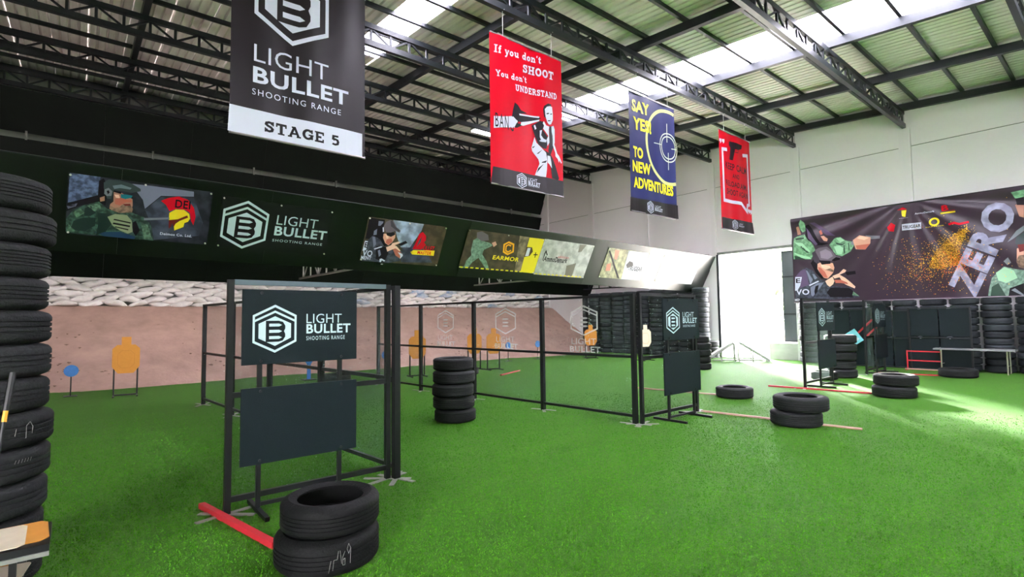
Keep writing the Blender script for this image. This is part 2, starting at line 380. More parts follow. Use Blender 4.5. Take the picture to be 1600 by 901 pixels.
def draw(items, parent, dz=.003, z0=.004, wave=None, ox=0, oy=0, over=None, step=.1, both=False):
    """items of one print; pieces with the same name and ink become one film"""
    acc = {}; cnt = 0
    def put(name, col, lay, v, f):
        V, F = acc.setdefault((name, col, lay), ([], [])); n = len(V)
        V += [(a-ox, b-oy) for a, b in v]; F += [tuple(i+n for i in q) for q in f]
    for it in items:
        k = it[0]
        if k == 'P': cnt += 1; put(it[1]+'|#%d' % cnt, it[2], it[3], it[4], [tuple(range(len(it[4])))])
        elif k == 'S':
            for q in stroke_quads(it[5], it[4]): put(it[1], it[2], it[3], q, [(0, 1, 2, 3)])
        elif k == 'A':
            _, name, col, lay, c, r, w, a0, a1 = it
            for q in stroke_quads(arc(c[0], c[1], r, r, a0, a1, 40), w): put(name, col, lay, q, [(0, 1, 2, 3)])
        elif k == 'L':
            _, name, light, dark, lay, b = it
            for l, z, v, f in logo_shapes(*b): put(name, light if l else dark, lay+(z-1), v, f)
        elif k == 'T':
            _, name, col, lay, s, style, o, xv, yv = it
            v, f = font_polys(s, style)
            put(name+'|'+s, col, lay, [(o[0]+xv[0]*a+yv[0]*b, o[1]+xv[1]*a+yv[1]*b) for a, b in v], f)
    for (name, col, lay), (V, F) in acc.items():
        nm, _, s = name.partition('|')
        o = print_mesh(nm, parent, over or col, V, F, z0+dz*lay, wave, step, both)
        if o and s and s[0] != '#': o['label'] = 'printed lettering reading '+s
def plate(name, parent, m, w, h, t, wave=None, nx=24, ny=2, x0=0, y0=0):
    """thin sheet w x h with thickness t behind the local XY plane"""
    if not wave: return MB().box((x0, y0, -t), (x0+w, y0+h, 0)).build(name, m, parent)
    v, f = [], []
    for s in (0, 1):
        for j in range(ny+1):
            for i in range(nx+1):
                x = x0+w*i/nx; y = y0+h*j/ny; v.append((x, y, wave(x, y)-t*s))
    K = (nx+1)*(ny+1); a = lambda i, j, s: s*K+j*(nx+1)+i
    for j in range(ny):
        for i in range(nx):
            f.append((a(i, j, 0), a(i+1, j, 0), a(i+1, j+1, 0), a(i, j+1, 0))); f.append((a(i, j, 1), a(i, j+1, 1), a(i+1, j+1, 1), a(i+1, j, 1)))
    for i in range(nx): f.append((a(i, 0, 1), a(i+1, 0, 1), a(i+1, 0, 0), a(i, 0, 0))); f.append((a(i, ny, 0), a(i+1, ny, 0), a(i+1, ny, 1), a(i, ny, 1)))
    for j in range(ny): f.append((a(0, j, 0), a(0, j+1, 0), a(0, j+1, 1), a(0, j, 1))); f.append((a(nx, j, 1), a(nx, j+1, 1), a(nx, j+1, 0), a(nx, j, 0)))
    return obj(name, mesh(name, v, f, m, True), parent)
def face_frame(o, O, U, V):
    U = Vector(U).normalized(); V = Vector(V); V = (V-U*U.dot(V)).normalized(); n = U.cross(V)
    M = Matrix((U, V, n)).transposed().to_4x4(); M.translation = O; o.matrix_world = M
    return o
# ------------------------------------------------------------------ the hall
XW = 19.5                                  # inner face of the white wall
SL = .0725                                 # roof rises towards the berm
def roof_z(z0, y): return z0+SL*y
def structure(o, label): return tag(o, label, None, None, 'structure')

fl = obj('floor', mesh('floor', [(-9, -9, 0), (XW+.05, -9, 0), (XW+.05, 21.7, 0), (-9, 21.7, 0)], [(0, 1, 2, 3)], 'turf')); structure(fl, 'bright green artificial turf covering the range floor')
og = obj('floor', mesh('outdoor_ground', [(XW+.05, -60, -.03), (140, -60, -.03), (140, 120, -.03), (XW+.05, 120, -.03)], [(0, 1, 2, 3)], 'outdoor_ground')); structure(og, 'sunlit pale ground outside the doorway')
og2 = obj('floor', mesh('apron', [(-60, -60, -.03), (XW+.05, -60, -.03), (XW+.05, -9, -.03), (-60, -9, -.03)], [(0, 1, 2, 3)], 'outdoor_ground')); structure(og2, 'pale apron behind the open side of the hall')

# white precast wall
wr = obj('wall_right', None); structure(wr, 'white panelled wall with pilasters and an open doorway')
PIL = [-8.4, -5.2, -2, 1.2, 4.4, 7.6, 10.8, 14.0, 17.2, 20.4, 21.7]
for a, b in zip(PIL[:-1], PIL[1:]):
    for z0, z1 in ((0, 4.07), (4.07, 6.71), (6.71, 9.3)):
        if a == 7.6 and z0 == 0: continue
        box('wall_panel', (XW, a+.01, z0+(.012 if z0 else 0)), (XW+.16, b-.01, z1-.012), 'white_wall', wr)
box('joint_backing', (XW+.03, -8.4, 4.0), (XW+.14, 21.7, 9.2), 'joint', wr)
for y in PIL[:-1]:
    z1 = roof_z(6.98, y)-.02
    box('pilaster', (XW-.09, y-.15, 0), (XW+.02, y+.15, z1), 'white_wall', wr)
box('lintel', (XW-.06, 7.75, 4.0), (XW+.16, 10.65, 4.09), 'joint', wr)
for k, (y0, y1, lab) in enumerate(((10.56, 10.66, 'dark steel door post left of the doorway'),)):
    o = box('trim_1', (XW-.1, y0, 0), (XW+.1, y1, 4.0), 'steel_dark'); structure(o, lab)
wf = obj('wall_front', None); structure(wf, 'plain wall behind the camera')
box('wall_panel', (-9, -8.2, 0), (XW, -8, 7.6), 'concrete', wf)
wl = obj('wall_left', None); structure(wl, 'dark side wall of the hall with an added open bay')
box('wall_panel', (-9.15, -3.2, 0), (-9, 21.7, 8.9), 'baffle_far', wl); box('wall_panel', (-9.15, -8.2, 5.0), (-9, -3.2, 8), 'baffle_far', wl)  # bay added out of view, letting sky light onto the white wall
og3 = obj('floor', mesh('side_apron', [(-60, -9, -.03), (-9, -9, -.03), (-9, 60, -.03), (-60, 60, -.03)], [(0, 1, 2, 3)], 'outdoor_ground')); structure(og3, 'pale ground outside the added open bay')
wb = obj('wall_back', None); structure(wb, 'pale back wall above and behind the sandbags')
for i in range(10):
    box('wall_panel', (-9+2.87*i, 21.7, 0), (-9+2.87*(i+1)-.012, 21.85, 9.6), 'concrete', wb)
box('joint_backing', (-9, 21.78, 0), (XW+.16, 21.84, 9.6), 'joint', wb)
# sliding door leaf and kerb
dr = obj('door_1', None, None, (XW+.24, 8.0, .6)); structure(dr, 'dark steel door leaf standing in the doorway')
box('door_leaf', (0, -.75, .02), (.06, .32, 3.32), 'door_steel', dr)
for z in (.02, 1.0, 2.35, 3.27): box('door_rail', (-.02, -.75, z), (0, .32, z+.05), 'steel_dark', dr)
kb = box('concrete_kerb', (XW-.02, 7.3, 0), (XW+.6, 8.76, .58), 'concrete'); tag(kb, 'low grey concrete kerb block in the doorway under the dark door', 'kerb')

# roof: trusses, rafters, purlins, sheets
ce = obj('ceiling', None); structure(ce, 'corrugated metal roof with two translucent strips')
SW = .76; X0 = 5.35-SW*19; NS = 39
def sheet_mesh(m, ya=-8.1, yb=22.0):
    v, f = [], []; prof = []
    for i in range(4):
        b = i*.19; prof += [(b, .065), (b+.015, .065), (b+.03, 0), (b+.16, 0), (b+.175, .065)]
    prof += [(.775, .065)]
    for y in (ya, yb):
        for x, z in prof: v.append((x, y, z+SL*y))
    n = len(prof)
    for i in range(n-1): f.append((i, i+1, n+i+1, n+i))
    return mesh('roof_sheet', v, f, m)
sm, tm, em = sheet_mesh('roof_metal'), sheet_mesh('skylight', -8.1, 13.1), sheet_mesh('roof_metal', 13.0, 22.0)
for i in range(NS):
    x = X0+SW*i
    if x > XW-.1: break
    sky = i in (19, 28, 29)
    o = obj('skylight_sheet' if sky else 'roof_sheet', tm if sky else sm, ce, (x, 0, 7.80+(.004 if i % 2 else 0)))
    if sky: obj('roof_sheet', em, ce, (x, 0, 7.81))
RX = [-8.3, -5.2, -2.1, 1.0, 4.1, 7.2, 10.3, 13.4, 16.5, 19.36]
for i, x in enumerate(RX):
    n = len(RX)-i
    lab = 'dark steel rafter lying along the top of the white wall' if n == 1 else 'dark steel roof rafter, %s out from the white wall' % nth(n-1)
    o = bar('roof_rafter', (x, -8, roof_z(7.6, -8)), (x, 21.9, roof_z(7.6, 21.9)), .13, .2, 'steel_dark'); tag(o, lab, 'rafter', 'roof rafters')
PY = [1.9+1.07*k for k in range(-9, 19)]
for k, y in enumerate(PY):
    o = bar('roof_purlin', (-9, y, roof_z(7.75, y)), (XW, y, roof_z(7.75, y)), .07, .095, 'steel_dark')
    tag(o, 'thin dark roof purlin under the sheets, %s counting from the berm' % nth(len(PY)-k), 'purlin', 'roof purlins')
TY = [1.2, 4.4, 7.6, 10.8, 14.0, 17.2, 20.4]; P = .48
for k, y in enumerate(TY):
    t = thing('roof_truss', 'dark steel lattice roof truss, %s from the back wall' % nth(len(TY)-k), 'truss', (0, y, roof_z(6.98, y)), group='roof trusses')
    xe = XW-.1; n = 56 if y > 4 else 40; xs = xe-P*n
    bar('bottom_chord', (xs, 0, .065), (xe+.08, 0, .065), .1, .13, 'steel_dark', t); bar('top_chord', (xs, 0, .455), (xe, 0, .455), .1, .12, 'steel_dark', t)
    for i in range(n):
        x = xe-P*i-.06
        bar('web_vertical', (x, 0, .12), (x, 0, .41), .04, .055, 'steel_dark', t, up=(1, 0, 0))
        if i < n-1:
            a, b = (.13, .4) if i % 2 else (.4, .13)
            bar('web_diagonal', (x-.03, 0, a), (x-P+.03, 0, b), .04, .04, 'steel_dark', t)
# hanging lamps under the truss
lm = thing('ceiling_lamp', 'lit white rectangular lamp under the roof beside the red pointing-figure banner', 'lamp', (10.78, 14.4, 8.1))
box('housing', (-.45, -.16, .02), (.45, .16, .1), 'aluminium', lm); box('diffuser', (-.43, -.14, -.02), (.43, .14, .02), 'lamp', lm)
for x in (-.3, .3): bar('hanger', (x, 0, .1), (x, 0, .72), .012, .012, 'steel_dark', lm, up=(1, 0, 0))

# ------------------------------------------------------------------ bullet baffles
th = math.radians(27)
def baffle(name, label, O, U, V, w, h, nb, seam=.002, m='baffle_far'):
    t = thing(name, label, 'baffle', O); face_frame(t, O, U, V)
    for i in range(nb):
        a = w*i/nb; b = w*(i+1)/nb-seam
        MB().box((a, 0, -.05), (b, h, random.uniform(0, .004))).build('board', m, t)
    return t
NU = (1, 0, -.0122); NV = (0, -math.sin(th), math.cos(th))
UN = Vector(NU).normalized(); VN = (Vector(NV)-UN*UN.dot(Vector(NV))).normalized()
NO = Vector((0, 10.7, 4.16))-VN*1.52
nb = baffle('bullet_baffle', 'long glossy black tilted baffle carrying the row of sponsor banners', NO-UN*8.95, NU, NV, 28.4, 1.52, 12, .002, 'baffle')
bar('edge_batten', (0, 1.53, .0), (28.4, 1.53, .0), .02, .035, 'steel_dark', nb)
vb = baffle('bullet_baffle', 'lower black baffle hanging just above the sandbags', Vector((-8.95, 17.3, 2.86)), (1, 0, -.0075), NV, 28.3, 1.7, 12)
ub = baffle('bullet_baffle', 'upper black baffle under the roof, above the thin daylight gap', Vector((-8.95, 20.85, 7.26)), (1, 0, 0), (0, -math.sin(.42), math.cos(.42)), 28.4, 1.25, 12)
mb_ = baffle('bullet_baffle', 'black baffle between the daylight gap and the banner row', Vector((-8.95, 21.35, 5.2)), (1, 0, 0), (0, -math.sin(.3), math.cos(.3)), 28.4, 1.95, 12)
for i in range(9):
    x = -7.5+3.1*i
    o = bar('baffle_hanger', (x, 20.8, 7.04), (x, 20.8, 7.3), .12, .05, 'aluminium', up=(1, 0, 0)); tag(o, 'pale steel hanger in the daylight gap, %s from the white wall' % nth(9-i), 'hanger', 'baffle hangers')
# unseen lamps added behind the two lower baffles to brighten berm and sandbags
for y0, z0, who in ((11.8, 2.9, 'banner'), (17.62, 3.0, 'lower')):
    for i in range(7):
        x = -1.2+3.1*i
        t = thing('added_batten_lamp', 'added unseen batten lamp behind the %s baffle, %s from the white wall' % (who, nth(7-i)), 'lamp', (x, y0, z0), group='added berm lamps behind the baffles')
        box('housing', (-.62, -.06, 0), (.62, .02, .09), 'aluminium', t); box('diffuser', (-.6, .02, .0), (.6, .05, .08), 'added_berm_lamp', t)
        bar('arm', (0, -.03, .09), (0, -.5, .16), .03, .03, 'steel_dark', t)
# lattice brackets between the two lower baffles
for k, x in enumerate((5.45, 12.3, 18.75)):
    t = thing('baffle_bracket', ['slim steel lattice bracket below the black emblem banner', 'slim steel lattice bracket below the yellow-edged banner', 'slim steel lattice bracket above the tall tire wall'][k], 'bracket', (x, 11.2, 2.92-.004*k), group='baffle brackets')
    mt = 'aluminium' if k < 2 else 'steel_dark'
    bar('bottom_chord', (0, .1, 0), (0, 6.1, .04), .05, .05, mt, t); bar('top_chord', (0, .1, .75), (0, 5.6, .75), .05, .05, mt, t)
    for i in range(9):
        y = .35+.66*i; bar('web_vertical', (0, y, .03), (0, y, .73), .035, .035, mt, t, up=(1, 0, 0))
        if i < 8: bar('web_diagonal', (0, y, .72 if i % 2 else .03), (0, y+.64, .03 if i % 2 else .72), .03, .03, mt, t)
o = box('steel_column', (XW-.4, 17.36, 0), (XW-.2, 17.56, 3.1), 'steel_dark'); tag(o, 'black steel column between the berm end and the tire wall', 'column')

# ------------------------------------------------------------------ earth berm and sandbags
def berm():
    nx, ny = 150, 40; v, f = [], []
    rng = random.Random(3)
    from mathutils import noise
    for j in range(ny+1):
        for i in range(nx+1):
            x = -8.98+28.46*i/nx; y = 15.2+6.48*j/ny
            foot = 16.15+.45*noise.noise((x*.35, 0, 4))+.16*noise.noise((x*1.3, 2, 1))+(.8 if x < 0 else 0)*max(0, min(1, -x))
            t = (y-foot)/(20.1-foot)
            z = 2.14*(max(0, min(1, t))**1.18)-(.05 if t <= 0 else 0)
            if 0 < t < 1: z += .05*noise.noise((x*1.1, y*1.4, 0))+.025*noise.noise((x*4, y*4, 3))
            v.append((x, y, z-.004))
    for j in range(ny):
        for i in range(nx): a = j*(nx+1)+i; f.append((a, a+1, a+nx+2, a+nx+1))
    o = obj('earth_berm', mesh('earth_berm', v, f, 'earth', True)); tag(o, 'long sloping bank of pinkish brown earth behind the targets', 'berm')
    # small dark clods and bullet scars scattered over the face
    V, F = [], []
    for _ in range(420):
        x = rng.uniform(-2, 19); y = rng.triangular(16.3, 19.8, 17.2); t = (y-16.15)/(20.1-16.15)
        z = 2.14*t**1.18; s = rng.uniform(.008, .028); n = len(V)
        V += [(x-s*rng.uniform(1, 3), y, z+.01), (x+s*rng.uniform(1, 3), y, z+.01), (x, y-s, z-.02), (x+rng.uniform(-s, s), y+s*.4, z+s*rng.uniform(.6, 1.2))]
        F += [(n, n+1, n+3), (n, n+2, n+1), (n, n+3, n+2), (n+1, n+2, n+3)]
    c = obj('earth_clods', mesh('earth_clods', V, F, 'clod'), o); c['kind'] = 'stuff'
berm()
def bag_mesh(m, seed):
    """filled sack: flat tied ends, bulging middle, sagging to one side"""
    rng = random.Random(seed); v, f = [], []; nu, nv = 12, 10; ph = rng.uniform(0, 6); sag = rng.uniform(-.05, .05); fat = rng.uniform(.85, 1.15)
    for j in range(nv+1):
        s = -1+2*j/nv; prof = (max(0, 1-abs(s)**2.6))**.62
        for i in range(nu):
            a = 2*math.pi*i/nu; e = lambda c, p: math.copysign(abs(c)**p, c)
            y = .2*max(prof, .25)*e(math.cos(a), .8); z = .1*fat*max(prof, .1)*e(math.sin(a), .85)
            z += .02*math.sin(s*3.5+ph)+sag*s+.012*math.sin(a*2+s*5+ph); v.append((.335*s, y, z))
    for j in range(nv):
        for i in range(nu): k = (i+1) % nu; f.append((j*nu+i, j*nu+k, (j+1)*nu+k, (j+1)*nu+i))
    f.append(tuple(reversed(range(nu)))); f.append(tuple(nv*nu+i for i in range(nu)))
    return mesh('sandbag', v, f, m, True)
BAGS = [bag_mesh('sandbag', s) for s in range(10)]; BLUE = [bag_mesh('sandbag_blue', s) for s in (11, 12)]
rows = 6
for r in range(rows):
    n = 35; x = 19.1-.3*(r % 2)
    for c in range(n):
        o = obj('sandbag', random.choice(BLUE if random.random() < .05 else BAGS), None, (x, 20.28+.03*r+random.uniform(-.04, .04), 2.2+.155*r+random.uniform(-.022, .022)),
                (random.uniform(-.2, .2), random.uniform(-.13, .13), random.uniform(-.3, .3)), (random.uniform(.85, 1.1), 1, random.uniform(.85, 1.12)))
        tag(o, 'white sandbag in the %s row above the earth, %s from the white wall' % (nth(r+1), nth(c+1)), 'sandbag', 'sandbags along the top of the berm')
        x -= .585+random.uniform(-.02, .02)

# ------------------------------------------------------------------ tires
def tire_mesh(name, R, w, rb, n, grooves=4, m='tire', lug=False):
    half = [(rb+.004, .16*w), (rb, .09*w), (rb+.012, .05*w), (rb+.05, .02*w), (rb+.5*(R-rb), 0), (R-.045, .025*w), (R-.018, .075*w), (R-.006, .14*w)]
    tr = []; a, b = .2*w, .8*w; step = (b-a)/(grooves+1) if grooves else b-a
    for g in range(grooves):
        z = a+step*(g+1); tr += [(R, z-.006), (R-.009, z-.004), (R-.009, z+.004), (R, z+.006)]
    prof = half+[(R, a)]+tr+[(R, b)]+[(r, w-z) for r, z in reversed(half)]+[(R-.03, .8*w), (R-.022, .5*w), (R-.03, .2*w)]
    v, f = [], []; k = len(prof)
    for i in range(n):
        t = 2*math.pi*i/n
        for r, z in prof: v.append((r*math.cos(t), r*math.sin(t), z))
    for i in range(n):
        j = (i+1) % n
        for q in range(k): p = (q+1) % k; f.append((i*k+q, j*k+q, j*k+p, i*k+p))
    return mesh(name, v, f, m, True)
T_NEAR = [tire_mesh('tire', .335, .205, .205, 64, 4), tire_mesh('tire', .345, .2, .21, 64, 3), tire_mesh('tire', .33, .21, .2, 64, 5)]
T_BIG = tire_mesh('tire', .335, .222, .225, 72, 4, 'tire_black')
T_MID = [tire_mesh('tire', .325, .2, .2, 40, 4), tire_mesh('tire', .335, .19, .205, 40, 3)]
T_FAR = [tire_mesh('tire', .32, .19, .2, 24, 2, 'tire_wall'), tire_mesh('tire', .31, .19, .2, 24, 1, 'tire_wall')]
def stack(x, y, n, pool, label, group, jit=.02, z=0, w=None, sc=1.0):
    out = []
    for i in range(n):
        me = random.choice(pool); s = sc*random.uniform(.97, 1.03); h = me.vertices and max(v.co.z for v in me.vertices)
        o = obj('tire', me, None, (x+random.uniform(-jit, jit), y+random.uniform(-jit, jit), z+.002), (0, 0, random.uniform(0, 6.28)), (s, s, w/h if w else 1))
        tag(o, label(i, n), 'tire', group); z += (w if w else h); out.append(o)
    return out
def lab(base): return lambda i, n: base % ('top' if i == n-1 else 'bottom' if i == 0 else nth(i+1)+' from the floor')
left = stack(-.47, 4.68, 12, T_NEAR, lambda i, n: 'worn black tire at the very %s of the tall foreground stack' % 'top' if i == n-1 else 'worn black tire in the tall foreground stack, %s from the floor' % nth(i+1), 'tall foreground tire stack', .018, 0, .211)
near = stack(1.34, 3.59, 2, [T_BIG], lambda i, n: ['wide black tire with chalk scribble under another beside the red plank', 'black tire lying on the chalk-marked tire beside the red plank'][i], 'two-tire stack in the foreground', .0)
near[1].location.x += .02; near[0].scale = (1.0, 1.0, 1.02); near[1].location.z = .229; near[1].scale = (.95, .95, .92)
stack(4.63, 7.05, 5, T_MID, lab('black tire in the five-tire stack before the net fence, %s'), 'five-tire stack', .03, 0, .198, 1.0)
stack(9.98, 5.2, 1, T_MID, lambda i, n: 'single black tire lying on the turf right of the middle sign', None, 0, 0, .21, 1.05)
stack(8.14, 3.28, 2, T_MID, lab('black tire of the pair standing on the red-white batten, %s'), 'tire pair on the batten', .03, 0, .215, 1.08)
stack(12.18, 3.15, 2, T_MID, lab('black tire of the pair beside the sunlit turf strip, %s'), 'tire pair in the sunlight', .04, 0, .215, 1.1)
stack(16.9, 3.0, 1, T_MID, lambda i, n: 'single black tire lying near the folding table', None, 0, 0, .22, 1.2)
stack(15.0, 4.98, 5, T_MID, lab('black tire in the five-tire stack behind the third sign, %s'), 'stack behind the third sign', .02, 0, .215, 1.1)
stack(14.25, 5.1, 1, T_MID, lambda i, n: 'black tire lying beside the stack behind the third sign', None, 0, 0, .2, .9)
stack(14.5, 8.62, 5, T_MID, lab('pale-edged black tire in the stack right of the middle sign, %s'), 'stack left of the doorway', .03, 0, .2, 1.0)
stack(18.5, 10.6, 3, T_MID, lab('black tire of the low pile at the left of the doorway, %s'), 'low pile by the doorway', .04, 0, .22, 1.1)
ncol = 9
for c in range(ncol):
    stack(18.72, 16.4-.675*c, 14, T_FAR, (lambda c: lambda i, n: 'black tire in tall wall stack %s from the doorway, %s from the floor' % (nth(ncol-c), nth(i+1)))(c), 'tall tire wall left of the doorway', .015, 0, .193, .98)
ncr = 10
for c in range(ncr):
    stack(19.02, 7.2-.672*c, 11, T_FAR, (lambda c: lambda i, n: 'black tire below the plum banner, stack %s from the doorway, %s from the floor' % (nth(c+1), nth(i+1)))(c), 'tire wall below the big banner', .015, 0, .1815, .98)
stack(8.75, 12.6, 1, T_MID, lambda i, n: 'black tire lying on the turf behind the five-tire stack', None, 0, 0, .2)

stack(4.45, 11.5, 2, T_MID, lab('black tire of the pair seen under the nearest sign board, %s'), 'tire pair behind the nearest sign', .02, 0, .21)

# chalk marks on near tires: thin raised strokes wrapped on the tread
def chalk(tire, strokes, R, name='chalk_mark'):
    mb = MB()
    for s in strokes:
        for (a0, z0), (a1, z1) in zip(s[:-1], s[1:]):
            p = [(R*math.cos(a), R*math.sin(a), z) for a, z in ((a0, z0), (a1, z1))]; mb.tube(p[0], p[1], .0014, 4)
    o = mb.build(name, 'chalk', tire); o.rotation_euler = (0, 0, -tire.rotation_euler.z)
    return o
def view_ang(x, y): return math.atan2(-y, -x)
A = view_ang(1.34, 3.59)
chalk(near[0], [[(A+.02, .05), (A+.06, .12)], [(A+.09, .06), (A+.11, .12), (A+.17, .12), (A+.19, .17)], [(A+.22, .17), (A+.25, .09)], [(A+.31, .16), (A+.27, .13), (A+.27, .08), (A+.31, .08), (A+.31, .12), (A+.27, .11)], [(A+.42, .17), (A+.38, .2), (A+.35, .17), (A+.38, .14), (A+.42, .17), (A+.41, .08)]], .3375)
A = view_ang(-.47, 4.68)
def sticker(tire, strokes, R): return chalk(tire, strokes, R, 'paint_mark')
sticker(left[4], [[(A+.62, .06), (A+.62, .13), (A+.68, .15), (A+.73, .12), (A+.72, .08)], [(A+.45, .08), (A+.47, .12)]], .345)
sticker(left[3], [[(A+.5+.05*i, .12), (A+.52+.05*i, .14)] for i in range(6)], .345)
